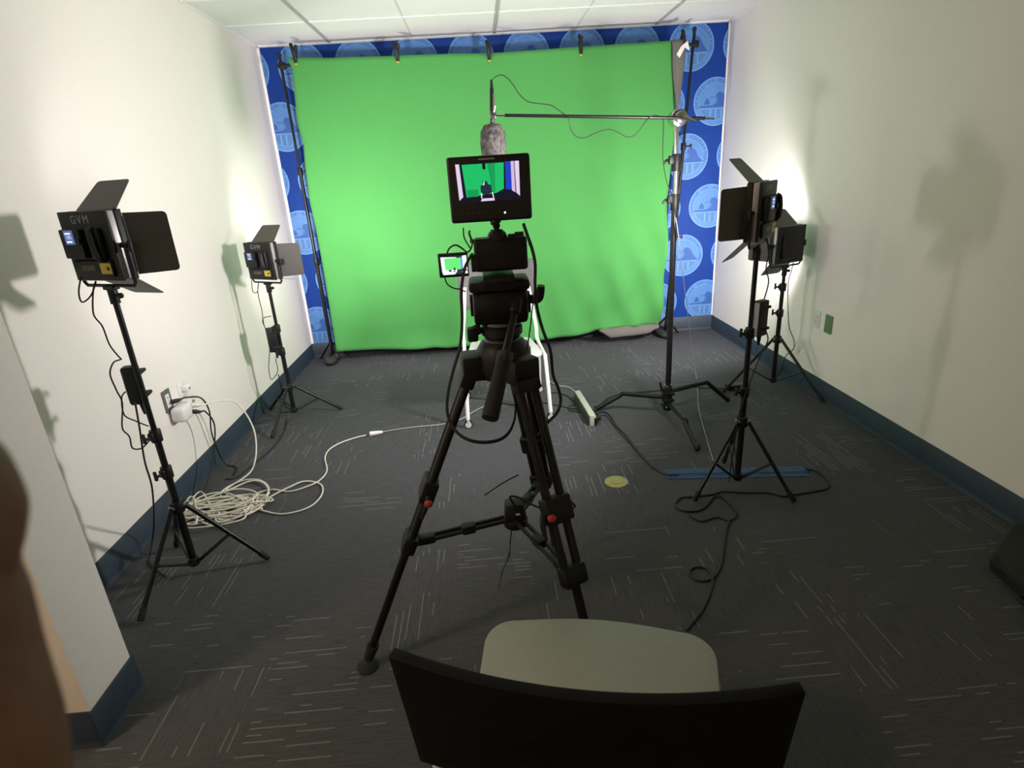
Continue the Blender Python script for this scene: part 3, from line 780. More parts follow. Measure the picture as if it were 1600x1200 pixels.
cable('thin pale cord hanging beside the boom pole down to the carpet', cab[-5:-3] + [on_y(1066, 420, 3.45), on_y(1072, 470, 3.62), on_y(1077, 510, 3.80), on_y(1083, 553, 3.97), on_z(1088, 590, 0.006), on_z(1090, 610, 0.005), on_z(1092, 640, 0.005), on_z(1104, 685, 0.005), on_z(1116, 725, 0.005)], 0.0022, GREYCORD, name='hanging_cord', n=7)

# ------------------------------------------------------------------ chairs on casters


def caster_chair(label, loc, rotz, back_bottom, back_top, back_mat, seat_mat, bow, casters=True, back_w=0.53, back_lean=0.05, seat_w=0.50, seat_d=0.44, seat_z=0.45, back_gap=0.05, tube_x=-0.03):
    """sitter faces local +Y"""
    t = thing('chair', label, 'chair', loc, rotz, 'chairs on casters with pale seats')
    w2, d2 = seat_w / 2, seat_d / 2
    # seat: rounded shell, slightly dished
    poly = []
    def corner(cx, cy, r, a0):
        for k in range(7): a = a0 + k * pi / 12; poly.append((cx + r * cos(a), cy + r * sin(a)))
    corner(w2 - 0.075, d2 - 0.075, 0.075, 0); 
    for k in range(1, 6): poly.append((w2 - 0.075 - k * (seat_w - 0.15) / 6, d2 + 0.022 * sin(k * pi / 6)))
    corner(-w2 + 0.075, d2 - 0.075, 0.075, pi / 2)
    corner(-w2 + 0.09, -d2 + 0.06, 0.06, pi); corner(w2 - 0.09, -d2 + 0.06, 0.06, 3 * pi / 2)
    m = MB(); m.prism(poly, 0.022, Matrix.Translation((0, 0, seat_z - 0.022)), bevel=0.007); m.build('seat', seat_mat, t)
    yb = -d2 - back_gap
    H = back_top - back_bottom
    def back(s, q):
        x = (s - 0.5) * back_w * (0.955 + 0.045 * q)
        y = yb - back_lean * q - bow * (1 - (2 * s - 1) ** 2)
        z = back_bottom + H * q - 0.012 * (1 - (2 * s - 1) ** 2) * (1 if q > 0.5 else -1)
        return (x, y, z)
    m = MB(); m.sheet(back, 28, 10); o = m.build('backrest', back_mat, t, angle=60)
    sd = o.modifiers.new('thickness', 'SOLIDIFY'); sd.thickness = 0.016; sd.offset = 0
    bv = o.modifiers.new('soft_edge', 'BEVEL'); bv.width = 0.006; bv.segments = 2
    for s in (-1, 1):
        x = s * (w2 + tube_x)
        fz = 0.065 if casters else 0.012
        m = MB(); m.tube([(s * back_w * 0.40, yb - back_lean * 0.5 - bow * 0.34 + 0.020, back_bottom + H * 0.5), (s * back_w * 0.44, yb + 0.018, back_bottom - 0.03), (x, yb + 0.03, seat_z + 0.06), (x, yb + 0.06, seat_z - 0.02), (x, d2 - 0.10, seat_z - 0.028), (x, d2 - 0.03, seat_z - 0.05), (x + s * 0.012, d2 + 0.035, fz)], 0.0125, n=12, sub=6)
        m.build('front_leg', WHITEPAINT, t)
        m = MB(); m.tube([(x, -d2 + 0.12, seat_z - 0.03), (x + s * 0.006, -d2 + 0.02, seat_z - 0.16), (x + s * 0.012, -d2 - 0.06, fz)], 0.0115, n=12, sub=6)
        m.build('rear_leg', WHITEPAINT, t)
        if casters:
            for yy in (d2 + 0.035, -d2 - 0.06):
                c = Vector((x + s * 0.012, yy, 0))
                m = MB(); m.lathe([(0.022, -0.012), (0.027, -0.008), (0.027, 0.008), (0.022, 0.012)], c + Vector((0, -0.014, 0.027)), axis=(0, 1, 0), n=22); 
                o = m.build('caster', BLACKSOFT, t)
                m = MB(); m.cyl(c + Vector((0, -0.032, 0.027)), c + Vector((0, 0.004, 0.027)), 0.020); m.cyl(c + Vector((0, 0, 0.04)), c + Vector((0, 0, 0.075)), 0.009); m.build('caster_disc', CASTERGREY, o)
    m = MB(); m.cyl((-w2, -d2 + 0.14, seat_z - 0.035), (w2, -d2 + 0.14, seat_z - 0.035), 0.010); m.cyl((-w2, d2 - 0.12, seat_z - 0.04), (w2, d2 - 0.12, seat_z - 0.04), 0.010)
    m.build('cross_tube', WHITEPAINT, t)
    return t


CHAIRLIT = mat('lit_black_chair_back', (0.085, 0.083, 0.080), 0.45, var=0.05)  # black plastic coloured grey, the panel light on it put into the colour
CHAIRSEAT = mat('white_seat', (0.55, 0.54, 0.53), 0.4, var=0.02)
CHAIRBLACK = mat('black_chair_back', (0.0035, 0.0035, 0.0035), 0.6, var=0.1, spec=0.2)
caster_chair('white framed chair on casters facing the tripod in front of the backdrop', (0.085, 3.645, 0), pi + 0.03, 0.655, 0.975, CHAIRLIT, CHAIRSEAT, 0.03, back_w=0.545, seat_w=0.485, tube_x=0.014)
caster_chair('black backed chair with pale seat in a dimmed tone in the near foreground, cut by the frame', (0.165, 0.895, 0), -0.22, 0.70, 0.925, CHAIRBLACK, SEATDIM, 0.030, casters=True, back_w=0.522, back_lean=0.02, seat_w=0.55, seat_d=0.48, back_gap=0.085)

# ------------------------------------------------------------------ video tripod, camera, monitor
TC = Vector((0.037, 1.56, 0))
vt = thing('video_tripod', 'large black twin-tube video tripod with fluid head in the middle of the room', 'tripod', TC)
ZS = 1.0
feet = [Vector((-0.490, 1.508, 0)), Vector((0.262, 1.165, 0)), Vector((0.215, 2.005, 0))]
m = MB(); m.lathe([(0.040, 0.975), (0.072, 0.985), (0.080, 1.01), (0.078, 1.06), (0.062, 1.085), (0.055, 1.09)], (0, 0, 0)); 
for F in feet:
    d = (F - TC).normalized(); m.box(d * 0.085 + Vector((0, 0, 1.02)), (0.075, 0.085, 0.075), 0.012, rot=Matrix.Rotation(atan2(d.y, d.x), 3, 'Z'))
m.build('spider_bowl', BLACK, vt)
m = MB(); m.lathe([(0.052, 1.085), (0.054, 1.089), (0.054, 1.095), (0.050, 1.098)], (0, 0, 0)); o = m.build('bowl_ring', STEEL, vt)
KN = 0.55
hubp = Vector((0.003, 0.03, 0.485))
for F in feet:
    d = (F - TC).normalized(); S = d * 0.095 + Vector((0, 0, 1.015)); E = F - TC + Vector((0, 0, 0.02))
    ax = (E - S).normalized(); s = Vector((-d.y, d.x, 0))
    P = lambda t_: S.lerp(E, t_)
    m = MB()
    for q in (-1, 1): m.cyl(P(0) + s * q * 0.024, P(KN) + s * q * 0.022, 0.0125, n=16)
    lg = m.build('leg', BLACKMETAL, vt)
    M = Matrix.Translation(P(0.37)) @ rot_to(ax)
    m = MB(); m.xf = Matrix.Identity(4)
    R3 = Matrix((s, ax.cross(s), ax)).transposed()
    m.box(P(0.37), (0.085, 0.046, 0.075), 0.008, rot=R3); m.build('clamp_block', BLACK, lg)
    m = MB(); m.box(P(0.02), (0.078, 0.042, 0.07), 0.008, rot=R3); m.build('shoulder_block', BLACK, lg)
    m = MB(); m.box(P(KN), (0.078, 0.044, 0.06), 0.010, rot=R3); m.build('knuckle_block', BLACK, lg)
    oc = P(0.37) + d * 0.0
    m = MB(); m.tube([oc + s * 0.05, oc + s * 0.062 + ax * 0.02, oc + s * 0.062 + ax * 0.07], [0.010, 0.009, 0.005], n=8) if F.x < 0 else m.tube([oc - s * 0.044, oc - s * 0.055 + ax * 0.03, oc - s * 0.055 + ax * 0.07], [0.010, 0.009, 0.005], n=8)
    m.build('clamp_lever', BLACK, lg)
    m = MB()
    if F.y < 1.9: m.sphere(oc + (s * 0.058 if F.x < 0 else -s * 0.02) + Vector((0, -0.028, -0.004)), 0.013, (1, 0.7, 0.9), n=12); 
    if F.y < 1.9: o = m.build('clamp_button', RED, lg); o['label'] = 'red button'
    m = MB(); m.cyl(P(KN - 0.02), P(0.965), 0.0135, n=16); m.build('lower_tube', BLACKMETAL, lg)
    m = MB(); m.cyl(P(0.93), P(0.975), 0.021, 0.017, n=16, bevel=0.003); m.sphere(P(0.978), 0.017); m.lathe([(0.010, 0.0), (0.034, 0.0), (0.036, 0.006), (0.026, 0.014), (0.010, 0.016)], E + Vector((0, 0, -0.02))); m.build('rubber_foot', BLACKSOFT, lg)
    K = P(KN + 0.005)
    m = MB(); dirn = (K - hubp); 
    for q in (-1, 1): m.tube([hubp + s * q * 0.012 + dirn * 0.08, K + s * q * 0.012 - dirn * 0.06], 0.007, n=8, sub=1)
    m.box(hubp.lerp(K, 0.45), (0.045, 0.034, 0.030), 0.006, rot=Matrix.Rotation(atan2(dirn.y, dirn.x), 3, 'Z')); m.box(hubp.lerp(K, 0.86), (0.07, 0.036, 0.028), 0.008, rot=Matrix.Rotation(atan2(dirn.y, dirn.x), 3, 'Z'))
    m.build('spreader_arm', BLACK, vt)
m = MB(); m.box(hubp + Vector((0, 0, 0.02)), (0.075, 0.065, 0.075), 0.010, taper=(0.8, 0.8)); m.cyl(hubp + Vector((0, 0, -0.03)), hubp + Vector((0, 0, 0.0)), 0.04, bevel=0.005)
o = m.build('spreader_hub', BLACK, vt)
m = MB(); m.box(hubp + Vector((0.008, -0.036, 0.03)), (0.014, 0.004, 0.004)); m.build('hub_mark', WHITEPLAST, o)
# fluid head
m = MB(); m.lathe([(0.046, 1.098), (0.058, 1.108), (0.058, 1.128), (0.050, 1.135)], (0, 0, 0)); m.build('pan_base', BLACK, vt)
m = MB(); m.lathe([(0.0515, 1.135), (0.053, 1.137), (0.053, 1.142), (0.0515, 1.144)], (0, 0, 0)); m.build('pan_ring', STEEL, vt)
m = MB(); m.box((0, 0, 1.185), (0.140, 0.098, 0.095), 0.026, seg=4); m.cyl((-0.074, -0.004, 1.192), (0.074, -0.004, 1.192), 0.056, n=36, bevel=0.010); m.cyl((-0.082, -0.004, 1.192), (-0.072, -0.004, 1.192), 0.030); m.cyl((0.072, -0.004, 1.192), (0.082, -0.004, 1.192), 0.030)
m.box((0.0, 0.0, 1.248), (0.164, 0.11, 0.030), 0.010); m.box((0, 0.0, 1.266), (0.085, 0.14, 0.016), 0.004)
m.build('fluid_head', BLACK, vt)
m = MB(); m.cyl((-0.085, -0.02, 1.12), (-0.058, -0.015, 1.13), 0.015, bevel=0.003); m.box((-0.082, -0.02, 1.115), (0.03, 0.03, 0.04), 0.006); m.build('pan_lock', BLACK, vt)
m = MB(); m.tube([(0.083, -0.01, 1.20), (0.105, -0.03, 1.205), (0.112, -0.04, 1.24)], [0.013, 0.012, 0.010], n=10); m.build('tilt_lock', BLACK, vt)
H0 = on_y(808, 468, 1.50) - TC; H1 = on_y(788, 560, 1.38) - TC; H2 = on_y(765, 655, 1.26) - TC
m = MB(); m.cyl(H0, H1, 0.0095, n=14); m.cyl(H0 + (H0 - H1) * 0.03, H0.lerp(H1, 0.25), 0.015, n=14, bevel=0.003); ph = m.build('pan_handle', BLACKMETAL, vt)
m = MB(); m.cyl(H1, H2, 0.0185, 0.0215, n=20, bevel=0.006); m.build('handle_grip', BLACKSOFT, ph)
m = MB(); m.box(H1 + (H1 - H0).normalized() * 0.0 + Vector((0, 0, 0)), (0.036, 0.03, 0.04), 0.006, rot=rot_to(H1 - H0).to_3x3()); m.build('handle_collar', BLACK, ph)

# camera with swivel screen
CC = Vector((0.047, 1.545, 1.282))
vc = thing('camera', 'black mirrorless camera on the tripod with its side screen folded out', 'camera', CC)
m = MB(); m.box((0, 0, 0.047), (0.140, 0.055, 0.086), 0.009, seg=3); m.box((0.050, 0.012, 0.044), (0.04, 0.07, 0.080), 0.012, seg=3); m.box((-0.006, 0, 0.094), (0.058, 0.05, 0.026), 0.010, taper=(0.72, 0.8)); 
m.cyl((0.052, 0.004, 0.086), (0.052, 0.004, 0.099), 0.012); m.cyl((0.032, -0.008, 0.086), (0.032, -0.008, 0.096), 0.010)
m.build('body', BLACK, vc)
m = MB(); m.cyl((-0.008, 0.026, 0.045), (-0.008, 0.12, 0.045), 0.036, n=28, bevel=0.004); m.cyl((-0.008, 0.10, 0.045), (-0.008, 0.135, 0.045), 0.040, n=28, bevel=0.003); m.build('lens', BLACK, vc)
m = MB(); m.box((-0.006, -0.032, 0.094), (0.030, 0.012, 0.020), 0.004); m.build('eyepiece', BLACKSOFT, vc)
m = MB(); m.cyl((-0.078, -0.01, 0.085), (-0.070, -0.01, 0.085), 0.006); m.tube([(-0.074, -0.012, 0.09), (-0.079, -0.014, 0.105), (-0.076, -0.014, 0.112)], 0.003, sub=3); m.build('strap_lug', STEEL, vc)
sc0 = on_y(708.5, 414, 1.52) - CC
m = MB(); m.box(sc0, (0.078, 0.008, 0.063), 0.003); m.box((-0.073, -0.02, sc0.z), (0.014, 0.012, 0.045), 0.003)
fs = m.build('side_screen', DARKGLASS, vc)


def picture(parent, name, origin, w, h, rects, strength):
    """flat lit picture: rects are (colour, polygon in 0..1 picture coordinates)"""
    cols = []; m_ = MB(); M_ = Matrix.Translation(origin) @ WALLPLANE
    for k, (c, poly) in enumerate(rects):
        if c not in cols: cols.append(c)
        m_.mi = cols.index(c)
        m_.prism([((p[0] - .5) * w, (p[1] - .5) * h) for p in poly], 0, M_ @ Matrix.Translation((0, 0, 0.00015 * k)))
    return m_.build(name, [glow('lit_%s_%d' % (name, i), c, strength) for i, c in enumerate(cols)], parent, smooth=False)


def R(x0, y0, x1, y1): return [(x0, y0), (x1, y0), (x1, y1), (x0, y1)]


WHT, GRN, BLU, DRK, PNK = (0.90, 0.95, 0.95), (0.16, 0.85, 0.20), (0.16, 0.30, 0.85), (0.03, 0.04, 0.06), (0.85, 0.75, 0.95)
picture(fs, 'live_view', sc0 + Vector((0.002, -0.0045, 0)), 0.068, 0.048, [
    (DRK, R(0, 0, 1, 1)), (WHT, [(0.06, 0.0), (0.50, 0.0), (0.60, 0.16), (0.60, 0.92), (0.0, 0.96), (0.02, 0.2)]), (GRN, [(0.16, 0.26), (0.76, 0.26), (0.76, 0.88), (0.14, 0.88)]), (BLU, R(0.76, 0.30, 0.83, 0.92)),
    (WHT, [(0.83, 0.30), (1.0, 0.20), (0.99, 1.0), (0.83, 0.98)]), (WHT, R(0.78, 0.02, 1.0, 0.16)), (DRK, R(0.28, 0.16, 0.38, 0.26)), (DRK, [(0.46, 0.22), (0.54, 0.22), (0.54, 0.36), (0.48, 0.38)]), (DRK, R(0.44, 0.14, 0.54, 0.18))], 1.0)

# field monitor on the hot shoe
MO = on_y(765, 356, 1.52)
mo = thing('field_monitor', 'black field monitor showing the green set, mounted above the camera', 'monitor', Vector((0.040, 1.53, CC.z + 0.106)))
OFF = Vector((-0.010, 0, 0.026))
tilt = Matrix.Identity(4)
mw, mh = 0.207, 0.158
m = MB(); m.box(OFF + Vector((0, 0, mh / 2)), (mw, 0.026, mh), 0.007, seg=3); m.box(OFF + Vector((0, 0.018, mh / 2)), (mw * 0.7, 0.02, mh * 0.7), 0.006)
cse = m.build('casing', DARKGLASS, mo)
m = MB(); m.box(OFF + Vector((-0.004, -0.0132, mh * 0.945)), (0.040, 0.001, 0.004)); m.build('badge', GREYPRINT, cse, smooth=False)
m = MB(); m.sphere(OFF + Vector((0.034, -0.013, mh * 0.125)), 0.0026, n=8); m.build('power_indicator', glow('indicator', (0.9, 1.0, 0.7), 1.5), cse)
m = MB()
for k in range(4): m.box(OFF + Vector((-0.060 + 0.014 * k, -0.0132, mh * 0.15)), (0.008, 0.001, 0.003))
m.build('button', DOOR, cse, smooth=False)
m = MB(); m.cyl((0, 0, -0.004), (0, 0, 0.004), 0.016); m.cyl((0, 0, 0.004), (0, 0, 0.014), 0.007); m.sphere((0, 0, 0.014), 0.010); m.cyl((0, 0, 0.018), (-0.003, 0, 0.030), 0.014, bevel=0.003); m.box((0, 0, -0.006), (0.020, 0.020, 0.006)); m.build('ball_mount', BLACK, mo)
LPK = (0.74, 0.60, 0.82); LP2 = (0.62, 0.47, 0.70); GR2 = (0.010, 0.32, 0.09); GR1 = (0.016, 0.50, 0.13); BL2 = (0.02, 0.05, 0.50); DK2 = (0.009, 0.010, 0.018); SIL = (0.02, 0.03, 0.05)
picture(cse, 'live_picture', OFF + Vector((-0.003, -0.0136, mh * 0.605)), 0.158, 0.090, [
    (DK2, R(0, 0, 1, 1)), (LPK, [(0.0, 1.0), (0.06, 1.0), (0.085, 0.14), (0.02, 0.05)]), (GR1, [(0.10, 0.98), (0.76, 0.98), (0.74, 0.30), (0.62, 0.20), (0.14, 0.12)]), (GR2, [(0.50, 0.98), (0.62, 0.98), (0.60, 0.24), (0.56, 0.2)]), (GR2, R(0.15, 0.13, 0.33, 0.32)),
    (BL2, [(0.78, 1.0), (0.87, 1.0), (0.86, 0.26), (0.77, 0.28)]), (LP2, [(0.87, 1.0), (0.92, 1.0), (0.92, 0.18), (0.865, 0.24)]), (LPK, [(0.93, 1.0), (1.0, 1.0), (0.99, 0.08), (0.935, 0.17)]),
    (DK2, [(0.42, 1.0), (0.47, 1.0), (0.47, 0.84), (0.44, 0.82), (0.42, 0.86)]), (SIL, [(0.37, 0.24), (0.37, 0.40), (0.41, 0.44), (0.41, 0.52), (0.48, 0.52), (0.49, 0.44), (0.54, 0.42), (0.55, 0.22), (0.46, 0.16), (0.40, 0.18)]),
    (WHT, [(0.41, 0.42), (0.43, 0.52), (0.44, 0.50), (0.43, 0.42)]), (WHT, R(0.37, 0.08, 0.385, 0.22)), (WHT, [(0.545, 0.22), (0.56, 0.22), (0.575, 0.08), (0.56, 0.08)]), (LPK, [(0.36, -0.0), (0.58, 0.0), (0.58, 0.07), (0.38, 0.07)])], 1.0)

# leads and strap around the camera
Y = 1.47
cable('black neck strap hanging in a long loop from the left of the camera', [on_y(u, v, yy) for u, v, yy in ((738, 396, 1.52), (726, 420, 1.48), (721, 455, 1.46), (722, 500, 1.45), (719, 540, 1.43), (708, 580, 1.42), (700, 615, 1.41), (699, 645, 1.40), (708, 668, 1.38), (725, 684, 1.36), (750, 691, 1.35), (778, 688, 1.36), (795, 676, 1.38), (804, 655, 1.42), (806, 630, 1.45))], 0.0048, BLACKSOFT, 'strap', 'neck_strap', n=8, flat=0.3)
cable('black strap tail hanging along the right side of the tripod head', [on_y(u, v, 1.46) for u, v in ((826, 380), (834, 400), (836, 440), (832, 480), (828, 515), (822, 555))], 0.006, BLACKSOFT, 'strap', 'neck_strap', n=8, flat=0.3)
cable('black cable running from the right of the monitor down past the seat', [on_y(u, v, yy) for u, v, yy in ((818, 350, 1.52), (824, 368, 1.5), (831, 388, 1.49), (836, 412, 1.48), (836, 445, 1.47), (839, 480, 1.47), (848, 515, 1.47), (860, 548, 1.47), (864, 585, 1.47), (872, 606, 1.47), (876, 626, 1.47), (870, 645, 1.46), (852, 664, 1.45), (842, 680, 1.45))], 0.0045, BLACKCORD, n=8)
cable('thin black lead curving from the monitor to the camera side', [on_y(u, v, 1.50) for u, v in ((724, 356), (725, 370), (731, 382), (735, 388))], 0.0018, BLACKCORD)
cable('thin black lead arching over the folded-out camera screen', [on_y(u, v, 1.49) for u, v in ((698, 398), (702, 388), (712, 383), (722, 388), (730, 394), (736, 388), (739, 374))], 0.0022, BLACKCORD)
cable('thin black lead drooping below the folded-out camera screen', [on_y(u, v, 1.49) for u, v in ((695, 434), (699, 444), (708, 450), (718, 452), (728, 456))], 0.0018, BLACKCORD)
m = MB(); m.tube([on_z(806, 640, 0.0)] * 2, 0.001) if False else None
cable('thin black wire bent out from the tripod spreader hub', [hubp + TC + Vector((0.0, -0.03, 0.06)), on_y(797, 776, 1.53), on_y(812, 778, 1.53), on_y(835, 790, 1.52), on_y(862, 800, 1.50), on_y(884, 796, 1.49), on_y(898, 792, 1.49), on_y(892, 783, 1.49), on_y(880, 768, 1.49)], 0.0035, BLACKCORD)
cable('thin black wire dangling from the spreader hub to the carpet', [hubp + TC + Vector((-0.015, -0.02, -0.03)), on_y(797, 850, 1.50), on_y(795, 870, 1.48), on_z(786, 890, 0.04), on_z(779, 918, 0.004)], 0.0022, BLACKCORD)
cable('thin black tie sticking out beside the tripod back leg', [on_y(810, 742, 1.70), on_y(785, 755, 1.69), on_y(757, 774, 1.68)], 0.0025, BLACKCORD)

# ------------------------------------------------------------------ wall outlets and what is plugged in


def wall_plate(name, label, c, size, nrm, m_plate, sockets=True, m_face=None):
    t = thing(name, label, 'outlet' if sockets else 'wall plate', c, 0)
    sx = nrm
    m = MB(); m.box((sx * 0.003, 0, 0), (0.006, size[0], size[1]), 0.0025); m.build('cover_plate', m_plate, t)
    if sockets:
        m = MB(); m.box((sx * 0.0065, 0, 0), (0.003, size[0] * 0.48, size[1] * 0.60), 0.001); f = m.build('receptacle', m_face or WHITEPLAST, t)
        m = MB()
        for dz in (-0.017, 0.017):
            for dy in (-0.006, 0.006): m.box((sx * 0.0082, dy, dz), (0.0012, 0.0026, 0.009))
        m.build('slot', BLACK, f, smooth=False)
    return t


pA = on_x(256, 629, LEFT); pB = on_x(284, 616, LEFT)
wall_plate('wall_outlet', 'dark grey framed wall outlet on the left wall with a black plug', (LEFT, 2.835, 0.535), (0.075, 0.117), 1, GREYPLATE)
wall_plate('wall_outlet', 'white wall outlet on the left wall beside the grey framed one', (LEFT, 2.990, 0.520), (0.075, 0.117), 1, WHITEPLAST)
rp = on_x(1277, 498, RIGHT)
wall_plate('wall_outlet', 'white wall outlet on the right wall next to the green plate', (RIGHT, rp.y, 0.508), (0.075, 0.117), -1, WHITEPLAST)
wall_plate('blank_plate', 'green blank cover plate on the right wall', (RIGHT, 3.44, 0.505), (0.080, 0.118), -1, GREENPLATE, sockets=False)

t = thing('wall_charger', 'small white charger block plugged into the top of the white left-wall outlet', 'charger', (LEFT + 0.008, 2.990, 0.545))
m = MB(); m.box((0.018, 0, 0), (0.036, 0.036, 0.030), 0.005, seg=3); m.build('casing', WHITEPLAST, t)
m = MB(); m.box((0.0365, 0, 0), (0.002, 0.014, 0.006)); m.build('port', GREYPLATE, t)
tapc = Vector((LEFT + 0.045, 2.850, 0.455))
t = thing('outlet_tap', 'rounded white multi-outlet tap plugged in below the grey framed outlet', 'outlet tap', tapc)
m = MB(); m.box((0, 0.01, 0), (0.075, 0.105, 0.082), 0.022, seg=4); m.box((0.0, 0.085, 0.028), (0.05, 0.07, 0.05), 0.016, seg=3); m.build('casing', WHITEPLAST, t)
m = MB(); 
for dy in (-0.006, 0.008): m.box((0.026, 0.095 + dy, 0.030), (0.004, 0.004, 0.011))
m.build('slot', BLACK, t, smooth=False)


def plug_cable(label, plug, pts, r, material, plug_len=0.045, cat='cable', ends=None, name='power_cable'):
    t = thing(name, label, cat, plug)
    p = [Vector(q) for q in pts]
    dirn = (p[0] - plug).normalized()
    m = MB(); m.tube([plug, plug + dirn * plug_len * 0.5, plug + dirn * plug_len], [0.013, 0.012, 0.006], n=10, sub=4); m.build('plug', material, t, world=True)
    m = MB(); m.tube([plug + dirn * plug_len] + p, r, n=8, sub=8); m.build('cord', material, t, world=True)
    if ends is not None:
        a, b_ = ends; m = MB(); m.tube([a, a.lerp(b_, 0.5), b_], [0.016, 0.014, 0.009], n=10, sub=4); m.build('socket_end', WHITEPLAST, t, world=True)
    return t


XW = LEFT
plug_cable('black cord arching out of the grey framed outlet down to the floor', Vector((XW + 0.012, 2.85, 0.520)), [(XW + 0.075, 2.88, 0.530), (XW + 0.10, 2.97, 0.490), (XW + 0.085, 3.05, 0.38), (XW + 0.045, 3.09, 0.22), (XW + 0.06, 3.11, 0.03), (XW + 0.14, 3.08, 0.006), (XW + 0.16, 2.98, 0.006)], 0.0042, BLACKCORD)
plug_cable('black cord curving down from the white outlet tap behind the cord pile', tapc + Vector((0.030, 0.045, -0.012)), [tapc + Vector((0.085, 0.075, -0.03)), tapc + Vector((0.10, 0.10, -0.12)), tapc + Vector((0.07, 0.07, -0.28)), tapc + Vector((0.05, -0.03, -0.40)), tapc + Vector((0.05, -0.14, -0.447)), tapc + Vector((0.09, -0.30, -0.449))], 0.0042, BLACKCORD)

# white extension cord: from the tap to a heaped coil, then out across the carpet
rng = random.Random(7)
path = [tapc + Vector((0.085, 0.07, 0.012)), tapc + Vector((0.15, 0.14, 0.005)), Vector((XW + 0.25, 3.06, 0.40)), Vector((XW + 0.30, 3.06, 0.22)), Vector((XW + 0.29, 2.95, 0.05)), on_z(352, 768, 0.01)]
heap = []
c0 = on_z(330, 800, 0)
for k in range(15):
    a = 0.5 + k * 2.05
    for q in range(5):
        th = a + q * 2 * pi / 5
        el, ew = rng.uniform(0.20, 0.30), rng.uniform(0.08, 0.13)
        dx, dy = el * cos(th), ew * sin(th)
        ph = rng.uniform(-0.15, 0.15) - 0.10
        p = c0 + Vector((dx * cos(ph) - dy * sin(ph) + rng.uniform(-.05, .07), dx * sin(ph) + dy * cos(ph) + rng.uniform(-.05, .05), 0))
        if p.x < XW + 0.05: p.x = XW + 0.05 + rng.uniform(0, 0.05)
        p.z = 0.006 + 0.0032 * k * rng.uniform(0.3, 1.0)
        heap.append(p)
loops = [(352, 768), (390, 752), (412, 755), (420, 770), (405, 782), (370, 790), (330, 795), (345, 812), (372, 808), (400, 795), (420, 765), (405, 750), (375, 752), (345, 770)]
out = [on_z(u, v, 0.010 + 0.004 * (i % 3)) for i, (u, v) in enumerate(loops)]
run = [(360, 785), (400, 795), (435, 803), (465, 799), (490, 788), (504, 770), (500, 756), (475, 752), (450, 762), (430, 772), (405, 786), (385, 789), (400, 772), (425, 765), (452, 768), (480, 760), (500, 750), (511, 735), (508, 715), (515, 702), (532, 692), (555, 684), (572, 680)]
out2 = [on_z(u, v, 0.007 + 0.005 * (1 if i in (7, 8, 11, 15) else 0)) for i, (u, v) in enumerate(run)]
pe = on_z(580, 678, 0.012)
plug_cable('long cream extension cord lying in a tangled pile by the left wall', tapc + Vector((0.035, 0.055, 0.020)), path + heap + out + out2, 0.0042, CREAM, ends=(on_z(578, 678, 0.014), on_z(598, 675, 0.014)), name='extension_cord')
cable('grey cord joined to the cream extension cord and running behind the tripod', [on_z(u, v, 0.007) for u, v in ((597, 675), (620, 671), (650, 667), (690, 663), (720, 655), (742, 642), (760, 633))], 0.0042, GREYCORD)

# ------------------------------------------------------------------ things on the carpet
ps = thing('power_strip', 'long pale grey power strip tipped on its side beside the boom stand leg', 'power strip', Vector((0.600, 3.50, 0)), radians(3))
m = MB(); m.box((0, 0, 0.036), (0.040, 0.46, 0.072), 0.005); m.build('casing', PALESTRIP, ps)
m = MB(); m.box((-0.021, 0, 0.034), (0.004, 0.45, 0.062), 0.001); m.build('shaded_face', DOOR, ps)  # dark sheet that paints the shade on the strip's left face
m = MB(); m.box((0.016, -0.231, 0.030), (0.014, 0.006, 0.05), 0.001)
for k in range(5): m.box((0.0205, -0.16 + 0.08 * k, 0.036), (0.003, 0.028, 0.034))
m.build('socket', BLACK, ps)
for yy in (-0.07, -0.13, -0.19):
    m = MB(); m.box((0.040, yy, 0.034), (0.040, 0.030, 0.030), 0.005); m.build('plug', BLACKCORD, ps)
cable('black twin cord running from the power strip under the blue tape', [on_z(u, v, 0.006) for u, v in ((936, 644), (946, 644), (955, 652), (962, 665), (975, 677), (985, 690), (992, 700), (1005, 715), (1022, 731), (1040, 741), (1060, 742))], 0.0045, BLACKCORD)
cable('thin black cord lying beside the power strip twin cord', [on_z(u, v, 0.004) for u, v in ((936, 650), (948, 650), (958, 664), (970, 678), (984, 693), (1000, 712), (1020, 732))], 0.003, BLACKCORD)
cable('black cord coming out of the blue tape and looping near the frame bottom', [on_z(u, v, 0.006) for u, v in ((1258, 733), (1275, 736), (1291, 748), (1293, 762), (1270, 768), (1245, 772), (1222, 775), (1200, 770), (1165, 770), (1130, 768), (1115, 772), (1085, 776), (1064, 778), (1055, 788), (1062, 796), (1080, 799), (1100, 794), (1115, 777), (1130, 778), (1144, 792), (1150, 806), (1138, 813), (1120, 808), (1095, 814), (1078, 805))], 0.0045, BLACKCORD)
cable('black cord trailing from the loop toward the near chair seat', [on_z(u, v, 0.005) for u, v in ((1140, 812), (1134, 832), (1130, 860), (1126, 885), (1115, 902), (1098, 908), (1082, 903), (1078, 892), (1088, 886), (1104, 889), (1113, 905), (1108, 930), (1096, 955), (1080, 976), (1072, 985))], 0.0050, BLACKCORD)
